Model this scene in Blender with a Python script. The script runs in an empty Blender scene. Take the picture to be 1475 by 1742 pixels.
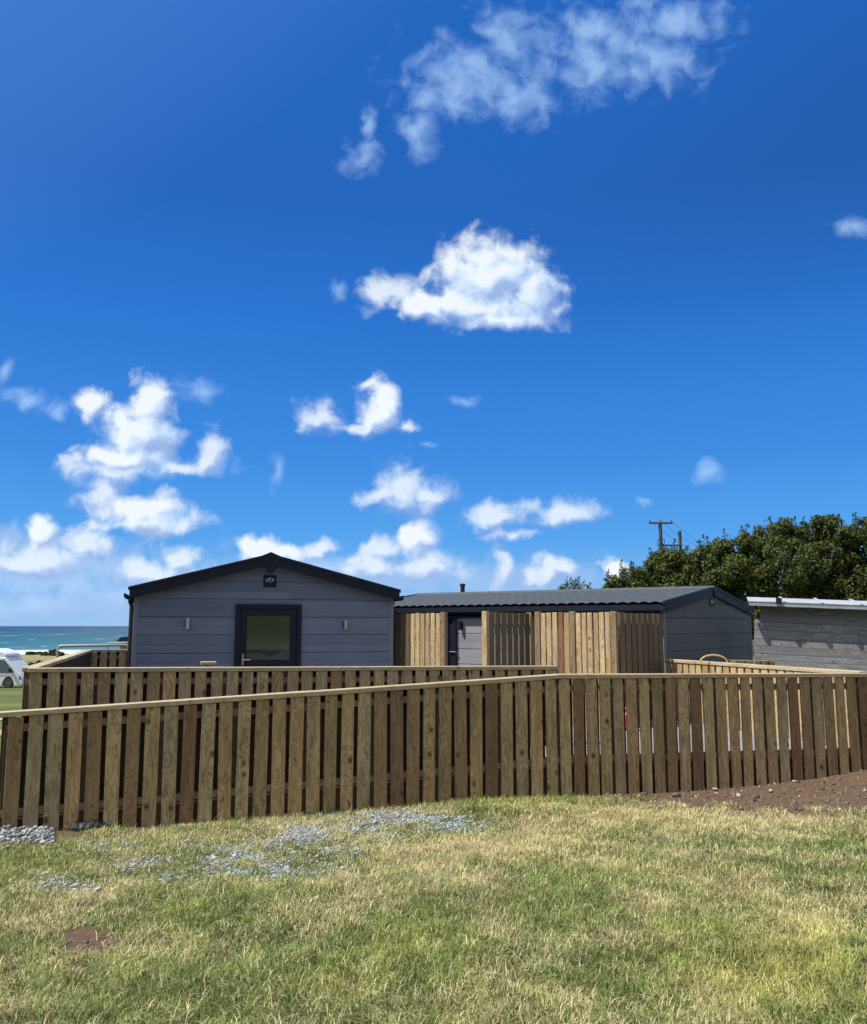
import bpy, bmesh, math, random
import numpy as np
from mathutils import Vector, Matrix
random.seed(7); RNG = np.random.default_rng(11)
C = bpy.context.scene.collection
R = math.radians
# ------------------------------------------------------------------ camera
F, CX, CY, HZ, EYE = 1478.0, 737.5, 871.0, 1065.0, 1.6
TH = math.atan((HZ-CY)/F); CT, ST = math.cos(TH), math.sin(TH)
cam = bpy.data.cameras.new('camera'); camo = bpy.data.objects.new('camera', cam); C.objects.link(camo)
cam.sensor_fit = 'HORIZONTAL'; cam.sensor_width = 36; cam.lens = 36*F/1475
camo.location = (0, 0, EYE); camo.rotation_euler = (R(90)+TH, 0, 0)
cam.clip_start = .1; cam.clip_end = 90000
bpy.context.scene.camera = camo

def ray(px, py):
    a = (px-CX)/F; b = -(py-CY)/F
    return Vector((a, CT-b*ST, ST+b*CT))
def at(px, py, Y):                      # point on the pixel's ray at forward distance Y
    d = ray(px, py); t = Y/d.y
    return Vector((d.x*t, Y, EYE+d.z*t))
def on_line(px, py, A, B):              # point on the pixel's ray in the vertical plane through A, B
    d = ray(px, py); ex, ey = B[0]-A[0], B[1]-A[1]
    t = (A[0]*ey-A[1]*ex)/(d.x*ey-d.y*ex)
    return Vector((d.x*t, d.y*t, EYE+d.z*t))
def proj(x, y, z):                      # numpy projection, to lay out patches on the ground
    zz = z-EYE; f = y*CT+zz*ST; u = -y*ST+zz*CT
    f = np.maximum(f, .05)
    return CX+F*x/f, CY-F*u/f

# ------------------------------------------------------------------ numpy noise
def _h(ix, iy, s):
    n = (ix*374761393+iy*668265263+s*974634777) & 0x7fffffff
    n = ((n ^ (n >> 13))*1274126177) & 0x7fffffff
    return ((n ^ (n >> 16)) & 0xffff)/65535.0
def vnoise(x, y, s=0):
    ix = np.floor(x).astype(np.int64); iy = np.floor(y).astype(np.int64)
    fx = x-ix; fy = y-iy; fx = fx*fx*(3-2*fx); fy = fy*fy*(3-2*fy)
    a = _h(ix, iy, s); b = _h(ix+1, iy, s); c = _h(ix, iy+1, s); d = _h(ix+1, iy+1, s)
    return (a*(1-fx)+b*fx)*(1-fy)+(c*(1-fx)+d*fx)*fy
def fbm(x, y, o=4, s=0):
    v = 0; a = .5; t = 0
    for k in range(o):
        v = v+a*vnoise(x*2**k+17.3*k, y*2**k-9.1*k, s+k); t += a; a *= .5
    return v/t
def sstep(a, b, x):
    t = np.clip((x-a)/(b-a), 0, 1); return t*t*(3-2*t)

# ------------------------------------------------------------------ objects and tags
RM = {}
def link(o, parent=None, M=None):
    C.objects.link(o)
    M = M or Matrix.Identity(4)
    if parent is not None:
        o.parent = parent; o.matrix_local = RM[parent].inverted() @ M
    else: o.matrix_local = M
    RM[o] = M
    return o
def tag(o, label=None, cat=None, group=None, kind=None):
    if label: o['label'] = label
    if cat: o['category'] = cat
    if group: o['group'] = group
    if kind: o['kind'] = kind
    return o
def thing(name, loc, label, cat, group=None, yaw=0, M=None):
    o = bpy.data.objects.new(name, None); o.empty_display_size = .2
    link(o, None, M or (Matrix.Translation(loc) @ Matrix.Rotation(yaw, 4, 'Z')))
    return tag(o, label, cat, group)
class MB:
    def __init__(s): s.v = []; s.f = []; s.sm = False
    def add(s, v, f):
        n = len(s.v); s.v += [Vector(p) for p in v]; s.f += [[i+n for i in q] for q in f]; return s
    def box(s, a, b, M=None):
        x0, y0, z0 = a; x1, y1, z1 = b
        v = [Vector(p) for p in ((x0,y0,z0),(x1,y0,z0),(x1,y1,z0),(x0,y1,z0),(x0,y0,z1),(x1,y0,z1),(x1,y1,z1),(x0,y1,z1))]
        if M: v = [M @ p for p in v]
        return s.add(v, [(0,3,2,1),(4,5,6,7),(0,1,5,4),(1,2,6,5),(2,3,7,6),(3,0,4,7)])
    def prism(s, pts, d0, d1, axis='y', M=None):       # polygon in x,z extruded along y (or y,z along x)
        n = len(pts)
        mk = (lambda p, d: Vector((p[0], d, p[1]))) if axis == 'y' else (lambda p, d: Vector((d, p[0], p[1])))
        v = [mk(p, d0) for p in pts]+[mk(p, d1) for p in pts]
        if M: v = [M @ p for p in v]
        return s.add(v, [list(range(n)), list(range(2*n-1, n-1, -1))]+[(i, i+n, (i+1) % n+n, (i+1) % n) for i in range(n)])
    def tube(s, path, r, n=10, cap=True):
        path = [Vector(p) for p in path]; rs = r if isinstance(r, (list, tuple)) else [r]*len(path)
        base = len(s.v); up = Vector((0, 0, 1))
        for i, p in enumerate(path):
            t = (path[min(i+1, len(path)-1)]-path[max(i-1, 0)]).normalized()
            a = t.cross(up if abs(t.z) < .95 else Vector((1, 0, 0))).normalized(); b = t.cross(a)
            for k in range(n):
                w = 2*math.pi*k/n; s.v.append(p+(a*math.cos(w)+b*math.sin(w))*rs[i])
        for i in range(len(path)-1):
            for k in range(n):
                s.f.append([base+i*n+k, base+i*n+(k+1) % n, base+(i+1)*n+(k+1) % n, base+(i+1)*n+k])
        if cap:
            s.f.append([base+k for k in range(n)][::-1]); s.f.append([base+(len(path)-1)*n+k for k in range(n)])
        return s
    def lathe(s, prof, n=20, M=None):                    # (r, z) profile round local z
        base = len(s.v)
        for r, z in prof:
            for k in range(n):
                w = 2*math.pi*k/n; p = Vector((r*math.cos(w), r*math.sin(w), z)); s.v.append(M @ p if M else p)
        for i in range(len(prof)-1):
            for k in range(n):
                s.f.append([base+i*n+k, base+i*n+(k+1) % n, base+(i+1)*n+(k+1) % n, base+(i+1)*n+k])
        s.f.append([base+k for k in range(n)][::-1]); s.f.append([base+(len(prof)-1)*n+k for k in range(n)])
        return s
    def build(s, name, mat, parent=None, bev=0, smooth=False, M=None, fix=True):
        me = bpy.data.meshes.new(name); me.from_pydata([tuple(p) for p in s.v], [], s.f)
        if fix or bev:
            bm = bmesh.new(); bm.from_mesh(me); bmesh.ops.recalc_face_normals(bm, faces=bm.faces)
            if bev: bmesh.ops.bevel(bm, geom=[e for e in bm.edges if len(e.link_faces) == 2 and e.calc_face_angle() > .6], offset=bev, segments=1, affect='EDGES', clamp_overlap=True)
            bm.to_mesh(me); bm.free()
        if smooth:
            me.polygons.foreach_set('use_smooth', [True]*len(me.polygons))
            try: me.set_sharp_from_angle(angle=R(40))
            except Exception: pass
        me.materials.append(mat)
        o = bpy.data.objects.new(name, me)
        PM = RM[parent] if parent is not None else Matrix.Identity(4)
        return link(o, parent, PM @ (M or Matrix.Identity(4)))
def frame(p0, p1, side):                                 # local z along p0->p1, local y facing side
    z = (p1-p0).normalized(); x = Vector(side).cross(z).normalized(); y = z.cross(x)
    M = Matrix((x, y, z)).transposed().to_4x4(); M.translation = p0; return M
def stick(name, mat, parent, p0, p1, w, t, side, bev=.003, taper=0, world=True):
    """a timber: local z along its length, w wide, t thick; its face looks to side"""
    p0, p1 = Vector(p0), Vector(p1); L = (p1-p0).length; M = frame(p0, p1, side)
    m = MB().box((-w/2, -t/2, 0), (w/2, t/2, L))
    me_o = m.build(name, mat, None, bev)
    C.objects.unlink(me_o)
    return link(me_o, parent, M)
def np_mesh(name, verts, faces_flat, loop_totals, mat, colors=None, normals=None):
    me = bpy.data.meshes.new(name); me.vertices.add(len(verts)); me.vertices.foreach_set('co', verts.astype(np.float32).ravel())
    me.loops.add(len(faces_flat)); me.loops.foreach_set('vertex_index', faces_flat.astype(np.int32))
    st = np.concatenate([[0], np.cumsum(loop_totals)[:-1]]); me.polygons.add(len(loop_totals))
    me.polygons.foreach_set('loop_start', st.astype(np.int32)); me.polygons.foreach_set('loop_total', loop_totals.astype(np.int32))
    me.update(calc_edges=True)
    if colors is not None:
        ca = me.color_attributes.new('Col', 'FLOAT_COLOR', 'POINT')
        c4 = np.ones((len(verts), 4), np.float32); c4[:, :3] = colors; ca.data.foreach_set('color', c4.ravel())
    me.materials.append(mat)
    return bpy.data.objects.new(name, me)

# ------------------------------------------------------------------ materials
class NT:
    def __init__(s, tree): s.t = tree
    def n(s, typ, ins=None, **kw):
        nd = s.t.nodes.new(typ)
        for k, v in kw.items(): setattr(nd, k, v)
        for k, v in (ins or {}).items():
            sock = nd.inputs[k]
            if isinstance(v, bpy.types.NodeSocket): s.t.links.new(v, sock)
            else: sock.default_value = v
        return nd
    def math(s, op, a, b=None, c=None, clamp=False):
        i = {0: a}
        if b is not None: i[1] = b
        if c is not None: i[2] = c
        return s.n('ShaderNodeMath', i, operation=op, use_clamp=clamp).outputs[0]
    def vmath(s, op, a, b=None, c=None):
        i = {0: a}
        if b is not None: i[1] = b
        if c is not None: i[2] = c
        nd = s.n('ShaderNodeVectorMath', i, operation=op)
        return nd.outputs['Value'] if op in ('LENGTH', 'DOT_PRODUCT') else nd.outputs[0]
    def noise(s, vec, scale, detail=4, rough=.55, dist=0, out='Fac'):
        return s.n('ShaderNodeTexNoise', {'Vector': vec, 'Scale': scale, 'Detail': detail, 'Roughness': rough, 'Distortion': dist}).outputs[out]
    def ramp(s, fac, stops, interp='LINEAR'):
        nd = s.n('ShaderNodeValToRGB', {0: fac}); cr = nd.color_ramp; cr.interpolation = interp
        while len(cr.elements) < len(stops): cr.elements.new(.5)
        for e, (p, c) in zip(cr.elements, stops):
            e.position = p; e.color = (*c, 1) if len(c) == 3 else c
        return nd.outputs[0]
    def mix(s, f, a, b, blend='MIX'):
        nd = s.n('ShaderNodeMix', data_type='RGBA', blend_type=blend)
        for k, v in ((0, f), (6, a), (7, b)):
            if isinstance(v, bpy.types.NodeSocket): s.t.links.new(v, nd.inputs[k])
            else: nd.inputs[k].default_value = v if k == 0 else ((*v, 1) if len(v) == 3 else v)
        return nd.outputs[2]
    def map(s, vec, scale=(1,1,1), loc=(0,0,0)):
        return s.vmath('MULTIPLY_ADD', vec, tuple(scale), tuple(loc))
def material(name, rough=.7, spec=.3, metal=0):
    m = bpy.data.materials.new(name); m.use_nodes = True; t = NT(m.node_tree)
    b = m.node_tree.nodes['Principled BSDF']; b.inputs['Roughness'].default_value = rough
    b.inputs['Specular IOR Level'].default_value = spec; b.inputs['Metallic'].default_value = metal
    return m, t, b
def setc(t, b, col, rough=None, bump=None, bs=.3, bd=.01):
    t.t.links.new(col, b.inputs['Base Color'])
    if rough is not None: t.t.links.new(rough, b.inputs['Roughness'])
    if bump is not None:
        t.t.links.new(t.n('ShaderNodeBump', {'Height': bump, 'Strength': bs, 'Distance': bd}).outputs[0], b.inputs['Normal'])
def mottled(name, c0, c1, scale=6, rough=.6, spec=.3, metal=0, bs=.2, stretch=(1,1,1)):
    m, t, b = material(name, rough, spec, metal)
    P = t.map(t.n('ShaderNodeTexCoord').outputs['Object'], stretch)
    n = t.noise(P, scale, 5, .6); n2 = t.noise(P, scale*6, 3, .6)
    f = t.math('MULTIPLY_ADD', n2, .4, t.math('MULTIPLY', n, .6))
    setc(t, b, t.ramp(f, [(.3, c0), (.7, c1)]), bump=f, bs=bs)
    return m
def wood(name, tones, dark, knot=.75, rough=.72, scl=1.0):
    """sawn timber: grain along local z, knots, board-to-board colour change"""
    m, t, b = material(name, rough, .25)
    tc = t.n('ShaderNodeTexCoord').outputs['Object']; rnd = t.n('ShaderNodeObjectInfo').outputs['Random']
    off = t.n('ShaderNodeCombineXYZ', {0: t.math('MULTIPLY', rnd, 37.0), 1: t.math('MULTIPLY', rnd, 11.0), 2: t.math('MULTIPLY', rnd, 91.0)}).outputs[0]
    P = t.vmath('ADD', tc, off)
    warp = t.noise(t.map(P, (3, 3, .9)), 1.6, 3, .5)
    kp = t.n('ShaderNodeTexVoronoi', {'Vector': t.map(P, (6*scl, 6*scl, 4.2*scl)), 'Scale': 1.0, 'Randomness': 1.0}).outputs['Distance']
    kn = t.math('SUBTRACT', 1.0, t.n('ShaderNodeMapRange', {0: kp, 1: .06, 2: .20}).outputs[0])
    ring = t.math('ADD', t.math('MULTIPLY', warp, .5), t.math('MULTIPLY', kp, -.22))
    gx = t.vmath('ADD', t.map(P, (1, 1, .04)), t.n('ShaderNodeCombineXYZ', {0: ring, 1: ring, 2: 0.0}).outputs[0])
    g1 = t.noise(gx, 26*scl, 3, .6); g2 = t.noise(t.map(P, (1, 1, .03)), 130*scl, 2, .5)
    st = t.noise(t.map(P, (2.2, 2.2, .8)), 2.0, 4, .6)
    f = t.math('ADD', t.math('MULTIPLY', g1, .62), t.math('MULTIPLY', g2, .38))
    base = t.ramp(rnd, [(i/(len(tones)), c) for i, c in enumerate(tones)], 'CONSTANT')
    col = t.mix(t.n('ShaderNodeMapRange', {0: f, 1: .62, 2: .38, 3: 0.0, 4: .72}).outputs[0], base, dark)
    col = t.mix(t.n('ShaderNodeMapRange', {0: st, 1: .52, 2: .72, 3: 0.0, 4: .45}).outputs[0], col, dark)
    sel = t.math('GREATER_THAN', t.noise(t.map(P, (4, 4, 1.3)), 1.0, 1), .5)
    col = t.mix(t.math('MULTIPLY', t.math('MULTIPLY', kn, sel), knot), col, (dark[0]*.45, dark[1]*.4, dark[2]*.4))
    setc(t, b, col, bump=f, bs=.35, bd=.004)
    return m
M = {}
M['board'] = wood('treated_board', [(.52,.39,.185), (.60,.46,.225), (.40,.295,.14), (.56,.40,.185), (.47,.38,.20), (.60,.41,.19), (.37,.25,.12), (.53,.42,.22)], (.12,.072,.035), knot=.9)
M['redboard'] = wood('reddish_board', [(.33,.16,.075), (.28,.14,.07)], (.11,.05,.028))
M['brown'] = wood('brown_board', [(.31,.19,.095), (.27,.175,.09)], (.09,.05,.028))
M['cap'] = wood('cap_timber', [(.52,.43,.26), (.56,.47,.29), (.48,.39,.235)], (.27,.19,.10), knot=.5)
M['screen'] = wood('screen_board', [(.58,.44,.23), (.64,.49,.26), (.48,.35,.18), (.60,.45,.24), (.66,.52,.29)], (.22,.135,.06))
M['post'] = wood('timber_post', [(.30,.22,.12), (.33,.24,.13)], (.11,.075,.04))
M['shade_wood'] = wood('inner_board', [(.20,.155,.09), (.23,.175,.10), (.17,.125,.07)], (.07,.05,.03))  # darker copy of the screen timber, shade put into its colour
M['back_wood'] = wood('far_side_board', [(.075,.05,.032), (.09,.06,.036), (.06,.04,.026)], (.03,.02,.013))  # near-black tone puts the shade inside the gaps into the boards
M['post_dark'] = wood('dark_post', [(.085,.055,.034), (.10,.066,.04)], (.04,.026,.016))  # post tone darkened to carry the shade seen in the gaps
M['grey_wood'] = wood('weathered_plank', [(.30,.30,.31), (.35,.35,.36), (.26,.26,.27), (.325,.325,.335)], (.10,.10,.105), knot=.5)
def cladding(name, c0, c1):
    m, t, b = material(name, .62, .3)
    P = t.n('ShaderNodeTexCoord').outputs['Object']
    g = t.noise(t.map(P, (1.3, 1.3, 60)), 1.0, 4, .65); g2 = t.noise(t.map(P, (6, 6, 160)), 1.0, 3, .6)
    big = t.noise(P, 1.7, 4, .55); cell = t.n('ShaderNodeTexWhiteNoise', {'Vector': t.vmath('FLOOR', t.map(P, (.42, .42, 7.0)))}, noise_dimensions='3D').outputs[0]
    f = t.math('ADD', t.math('MULTIPLY', g, .3), t.math('ADD', t.math('MULTIPLY', g2, .3), t.math('ADD', t.math('MULTIPLY', big, .25), t.math('MULTIPLY', cell, .15))))
    setc(t, b, t.ramp(f, [(.32, c0), (.68, c1)]), bump=t.math('ADD', g, g2), bs=.25, bd=.004)
    return m
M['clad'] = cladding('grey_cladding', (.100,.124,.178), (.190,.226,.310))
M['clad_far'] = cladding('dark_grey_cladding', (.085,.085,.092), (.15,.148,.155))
M['clad_side'] = cladding('pale_grey_cladding', (.20,.20,.215), (.34,.335,.36))  # paler copy for the far cabin's side wall, sunlight put into the colour
M['clad_trim'] = mottled('grey_trim', (.16,.18,.23), (.20,.22,.27), 8)
M['navy'] = mottled('navy_trim', (.008,.012,.022), (.014,.019,.032), 10, .55, .22, bs=.05)
M['roof'] = mottled('metal_tile', (.055,.066,.068), (.085,.098,.098), 5, .62, .22, bs=.1)
M['steel'] = mottled('brushed_steel', (.5,.5,.5), (.62,.62,.62), 20, .3, .5, 1.0, bs=.05)
M['galv'] = mottled('galvanised_steel', (.24,.255,.27), (.36,.38,.40), 14, .5, .4, .3, bs=.05)
M['black'] = mottled('black_plastic', (.010,.010,.011), (.02,.02,.021), 12, .45, .4)
M['white'] = mottled('white_paint', (.72,.73,.74), (.80,.80,.80), 3, .35, .5, bs=.03)
M['signwhite'] = mottled('sign_lettering', (.55,.58,.62), (.66,.68,.70), 30, .5)
M['sheet'] = mottled('pale_roof_sheet', (.30,.33,.35), (.50,.52,.53), 3.5, .55, .3)
M['red'] = mottled('red_paint', (.42,.025,.018), (.52,.035,.022), 6, .4, .4, bs=.05)
M['brass'] = mottled('brass_valve', (.45,.32,.12), (.55,.40,.16), 10, .35, .5, .8)
M['hose'] = mottled('tan_hose', (.52,.32,.10), (.60,.38,.14), 10, .5)
M['tyre'] = mottled('tyre_rubber', (.014,.014,.014), (.028,.028,.027), 12, .8)
M['pole'] = mottled('creosoted_pole', (.055,.04,.032), (.11,.085,.07), 5, .8, stretch=(4,4,.5))
M['stone'] = mottled('grey_stone', (.20,.22,.24), (.44,.47,.49), 9, .75)
M['membrane'] = mottled('black_membrane', (.012,.012,.013), (.035,.034,.034), 20, .5)
M['brick'] = mottled('terracotta_pot', (.30,.15,.09), (.42,.24,.15), 6, .8)
M['bark'] = mottled('bark', (.05,.04,.03), (.11,.09,.065), 6, .9, stretch=(3,3,.6), bs=.6)
m, t, b = material('door_glass', .03, .9); b.inputs['Base Color'].default_value = (.012, .016, .010, 1)
b.inputs['IOR'].default_value = 1.9; b.inputs['Coat Weight'].default_value = .6; b.inputs['Coat Roughness'].default_value = .02; M['glass'] = m
m, t, b = material('vehicle_glass', .05, .8); b.inputs['Base Color'].default_value = (.10, .12, .17, 1); M['carglass'] = m  # bluish base colour stands in for sky reflected in the windows
m, t, b = material('clear_glass', .02, .5); o_ = m.node_tree.nodes['Material Output']
fr_ = t.n('ShaderNodeFresnel', {'IOR': 1.6}).outputs[0]
mx_ = t.n('ShaderNodeMixShader', {0: fr_, 1: t.n('ShaderNodeBsdfTransparent', {'Color': (.80, .84, .80, 1)}).outputs[0], 2: t.n('ShaderNodeBsdfGlossy', {'Roughness': .02}).outputs[0]})
t.t.links.new(mx_.outputs[0], o_.inputs['Surface']); M['clear_glass'] = m
M['olive_blind'] = mottled('olive_blind', (.21,.23,.15), (.29,.30,.21), 1.6, .9, .1, bs=.05)  # olive of a reflected green hill, put into a panel colour
M['pale_cloth'] = mottled('pale_cloth', (.50,.55,.56), (.62,.66,.66), 3, .9, .1)
M['teal_cloth'] = mottled('teal_cloth', (.24,.31,.30), (.33,.39,.37), 3, .9, .1)
# stones take their tint from a per-vertex mineral colour; grass and leaves likewise (each blade has its own colour)
def colmat(name, rough, spec, transl=0, bumpscale=None):
    m, t, b = material(name, rough, spec)
    c = t.n('ShaderNodeVertexColor', layer_name='Col').outputs[0]
    if bumpscale:
        P = t.n('ShaderNodeTexCoord').outputs['Object']; n = t.noise(P, bumpscale, 5, .65)
        c2 = t.mix(.55, c, t.ramp(n, [(.3, (.35,.35,.35)), (.72, (1.35,1.35,1.35))]), 'MULTIPLY')
        setc(t, b, c2, bump=n, bs=.7, bd=.03)
    else: t.t.links.new(c, b.inputs['Base Color'])
    if transl:
        out = m.node_tree.nodes['Material Output']
        tr = t.n('ShaderNodeBsdfTranslucent', {'Color': c})
        mx = t.n('ShaderNodeMixShader', {0: transl, 1: b.outputs[0], 2: tr.outputs[0]})
        t.t.links.new(mx.outputs[0], out.inputs['Surface'])
    return m
M['grass'] = colmat('grass_blade', .75, .12, .22)
M['leaf'] = colmat('leaf', .6, .14, .25)
M['pebble'] = colmat('pebble', .7, .3)
M['ground'] = colmat('ground_soil', .95, .1, 0, 22)

# ------------------------------------------------------------------ fence lines and the lie of the land
NL = at(4, 1210, 8.0); NK = at(945, 1147, 9.45); NR = at(1475, 1145, 10.4)
_d = (NR-NK).normalized(); NR2 = NK+_d*((NR-NK).length+2.6)
base_px = [(4,1412),(30,1413),(100,1411),(190,1407),(300,1402),(400,1396),(500,1388),(590,1380),(700,1370),(800,1361),(870,1358),(940,1356),(1000,1356),(1085,1350),(1150,1346),(1220,1341),(1290,1335),(1400,1321),(1475,1307)]
bx, bz = [], []
for px, py in base_px:
    p = on_line(px, py, *((NL, NK) if px < 945 else (NK, NR))); bx.append(p.x); bz.append(p.z)
bx += [NR2.x, 9.5, 14]; bz += [bz[-1]+.07, bz[-1]+.12, bz[-1]+.12]
bx = [-9]+bx; bz = [bz[0]+.02]+bz
def base_z(x): return np.interp(x, bx, bz)
def fence_y(x):
    return np.interp(x, [-12, NL.x, NK.x, NR.x, 14], [NL.y-(NL.x+12)*.276, NL.y, NK.y, NR.y, NR.y+(14-NR.x)*.25])
def ground_z(x, y):
    x = np.asarray(x, float); y = np.asarray(y, float)
    yf = fence_y(x)
    t = np.clip((y-1.0)/np.maximum(yf-1.0, .1), 0, 1)
    bump = (fbm(x*.9, y*.9, 3, 5)-.5)*.10+(fbm(x*4, y*4, 3, 9)-.5)*.035
    front = base_z(x)*(t**1.15)+bump*np.clip((yf-y)/1.2, 0, 1)
    back = .05-.0395*np.clip(y, 0, 85)
    back = back-.0*y
    rightup = sstep(4, 14, x)
    back = back*(1-rightup)+(-.33)*rightup
    dune = (fbm(x*.035, y*.05, 4, 21)-.5)*1.3*sstep(80, 110, y)*(1-rightup)
    back = back+dune-sstep(150, 235, y)*9*(1-rightup*.0)+(fbm(x*.3, y*.3, 3, 4)-.5)*.08*sstep(11, 16, y)
    w = sstep(.02, .5, y-yf)
    z = front*(1-w)+np.minimum(back, front+2*(w > .6))*w
    hill = sstep(-14, -90, y)*20*(.75+.5*fbm(x*.02+4, y*.02, 3, 31))   # the slope behind the photographer
    return z+hill
# ground sheet
def geo(a, b, n, p=2.2):
    k = np.linspace(0, 1, n)**p; return a+(b-a)*k
xs = np.concatenate([geo(-9.2, -5000, 46, 3)[::-1], np.arange(-9, 9.01, .075), geo(9.2, 5000, 46, 3)])
ys = np.concatenate([geo(.8, -900, 40, 2.4)[::-1][:-1], np.arange(.8, 12.6, .075), geo(12.7, 330, 90, 1.7)])
X, Y = np.meshgrid(xs, ys); Z = ground_z(X, Y)
px, py = proj(X, Y, Z)

def blob(px, py, c):                         # soft patch on the ground
    cx, cy, rx, ry = c
    return np.exp(-(((px-cx)/rx)**2+((py-cy)/ry)**2))
DIRT_LOW = ([980, 1010, 1100, 1200, 1300, 1400, 1475, 1700], [1345, 1360, 1370, 1377, 1383, 1384, 1380, 1370])
def dirt_mask(x, y, px, py):
    n = fbm(x*5, y*5, 3, 41)-.5
    low = np.interp(px, *DIRT_LOW)
    d = sstep(6, -4, py-low+n*48)*(px > 985)*(px < 1640+n*120)*(y < fence_y(x)+.25)*(y > 4)
    for c, a in (((155,1600,55,34), 1.3), ((140,1650,40,16), .8), ((260,1660,70,14), .7), ((1470,1640,30,22), 1.0), ((60,1420,120,9), 1.2), ((235,1408,70,6), .9), ((140,1550,70,16), .55), ((20,1690,50,22), .5), ((540,1590,70,7), .7)):
        d = np.maximum(d, sstep(.34, .75, blob(px, py, c)*a*.9+n*1.5)*(y < 9))
    return d
def straw_field(x, y, px, py):
    s = .235+(fbm(x*.9, y*.9, 4, 51)-.5)*1.0+(fbm(x*3.2, y*3.2, 4, 57)-.5)*1.35
    for c, a in (((1080,1395,260,20), .6), ((870,1440,160,26), .5), ((1330,1400,200,22), .5), ((1120,1490,120,20), .35), ((1160,1545,90,14), .35), ((800,1552,50,12), .5), ((1400,1520,120,50), .25), ((1150,1620,220,60), .05), ((300,1610,120,30), .35), ((480,1420,200,22), .15), ((650,1480,90,25), .25), ((1000,1440,160,20), .3), ((60,1650,80,50), .2),
                 ((640,1640,170,60), -.3), ((240,1560,110,26), -.35), ((930,1560,160,40), -.25), ((300,1700,200,40), -.2), ((1270,1480,140,20), -.15), ((860,1380,110,14), -.3), ((1000,1500,90,22), -.25), ((760,1570,60,30), -.35)):
        s = s+a*blob(px, py, c)
    return np.clip(s, 0, 1)
def yellow_field(x, y, px, py):
    v = (fbm(x*1.1, y*1.1, 3, 71)-.5)*.9
    for c, a in (((1280,1660,190,70), .9), ((1150,1580,80,30), .45), ((320,1545,60,14), .5), ((560,1680,70,24), .55), ((690,1610,80,24), .45), ((850,1370,120,14), .55), ((1400,1600,60,50), .4), ((980,1690,60,20), .3)):
        v = v+a*blob(px, py, c)
    return np.clip(v, 0, 1)
def mixc(a, b, f): return a*(1-f[..., None])+b*f[..., None]
cA = lambda *c: np.array(c, float)
soil, thatch, turf = cA(.135,.088,.058), cA(.19,.15,.085), cA(.065,.075,.028)
dm = dirt_mask(X, Y, px, py); sf = straw_field(X, Y, px, py)
col = mixc(np.broadcast_to(turf, X.shape+(3,)), thatch, sf*.9)
col = mixc(col, np.broadcast_to(soil, X.shape+(3,)), dm)
far = sstep(.2, 1.5, Y-fence_y(X))+0*X
ff = fbm(X*.25, Y*.25, 4, 61)
fieldc = mixc(np.broadcast_to(cA(.085,.125,.032), X.shape+(3,)), np.broadcast_to(cA(.20,.195,.075), X.shape+(3,)), sstep(.42, .7, ff))
dn = sstep(66, 84, Y+(ff-.5)*16)
dunec = mixc(np.broadcast_to(cA(.27,.24,.12), X.shape+(3,)), np.broadcast_to(cA(.11,.12,.045), X.shape+(3,)), sstep(.52, .62, fbm(X*.08, Y*.12, 4, 77)))
dunec = mixc(dunec, np.broadcast_to(cA(.38,.33,.23), X.shape+(3,)), sstep(146, 168, Y))
fieldc = mixc(fieldc, dunec, dn)
back_c = np.broadcast_to(cA(.085,.10,.04), X.shape+(3,))
bandp = sstep(-22, -16, Y)*(1-sstep(-9, -4, Y))
col = mixc(col, fieldc, far)
col = mixc(col, mixc(back_c, np.broadcast_to(cA(.42,.38,.28), X.shape+(3,)), bandp), sstep(-1, -5, Y))
ny, nx = X.shape
idx = np.arange(nx*ny).reshape(ny, nx)
q = np.stack([idx[:-1,:-1], idx[:-1,1:], idx[1:,1:], idx[1:,:-1]], -1).reshape(-1)
V = np.stack([X, Y, Z], -1).reshape(-1, 3)
g = np_mesh('ground', V, q, np.full(len(q)//4, 4), M['ground'], col.reshape(-1, 3))
g.data.polygons.foreach_set('use_smooth', [True]*len(g.data.polygons))
link(g); tag(g, 'rough grassy ground with bare soil sloping down to the fence and the shore', kind='structure')

# sea
m, t, b = material('sea_water', .22, .5)
P = t.n('ShaderNodeNewGeometry').outputs['Position']
yy = t.n('ShaderNodeSeparateXYZ', {0: P}).outputs[1]
ly = t.math('LOGARITHM', t.math('MAXIMUM', yy, 10.0), 10.0)
fac = t.n('ShaderNodeMapRange', {0: ly, 1: 2.4, 2: 4.0}).outputs[0]
basec = t.ramp(fac, [(0, (.08,.18,.165)), (.10, (.020,.115,.118)), (.35, (.009,.070,.082)), (.7, (.005,.034,.062)), (1, (.006,.025,.065))])
sc = t.math('DIVIDE', 1.0, t.math('MAXIMUM', yy, 50.0))
# whitecaps keep a real size; farther ones are larger swells
n1 = t.noise(t.map(P, (.030, .0045, 0)), 1.0, 6, .62, .4); n2 = t.noise(t.map(P, (.11, .022, 0)), 1.0, 5, .65, .3)
caps = t.math('MULTIPLY', t.n('ShaderNodeMapRange', {0: n1, 1: .60, 2: .68}).outputs[0], t.n('ShaderNodeMapRange', {0: n2, 1: .50, 2: .62}).outputs[0])
lc = t.n('ShaderNodeCombineXYZ', {0: t.math('MULTIPLY', t.n('ShaderNodeSeparateXYZ', {0: P}).outputs[0], .075), 1: t.math('MULTIPLY', ly, 34.0), 2: 0.0}).outputs[0]
caps = t.math('MAXIMUM', caps, t.n('ShaderNodeMapRange', {0: t.noise(lc, 1.0, 4, .6, .3), 1: .655, 2: .72}).outputs[0])
caps2 = t.n('ShaderNodeMapRange', {0: t.noise(t.map(P, (.012, .0012, 0)), 1.0, 5, .68, .5), 1: .655, 2: .72}).outputs[0]
caps = t.math('MAXIMUM', caps, t.math('MULTIPLY', caps2, .8))
wob = t.math('MULTIPLY_ADD', t.noise(t.map(P, (.02, .004, 0)), 1.0, 4, .6), 90.0, yy)
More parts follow.
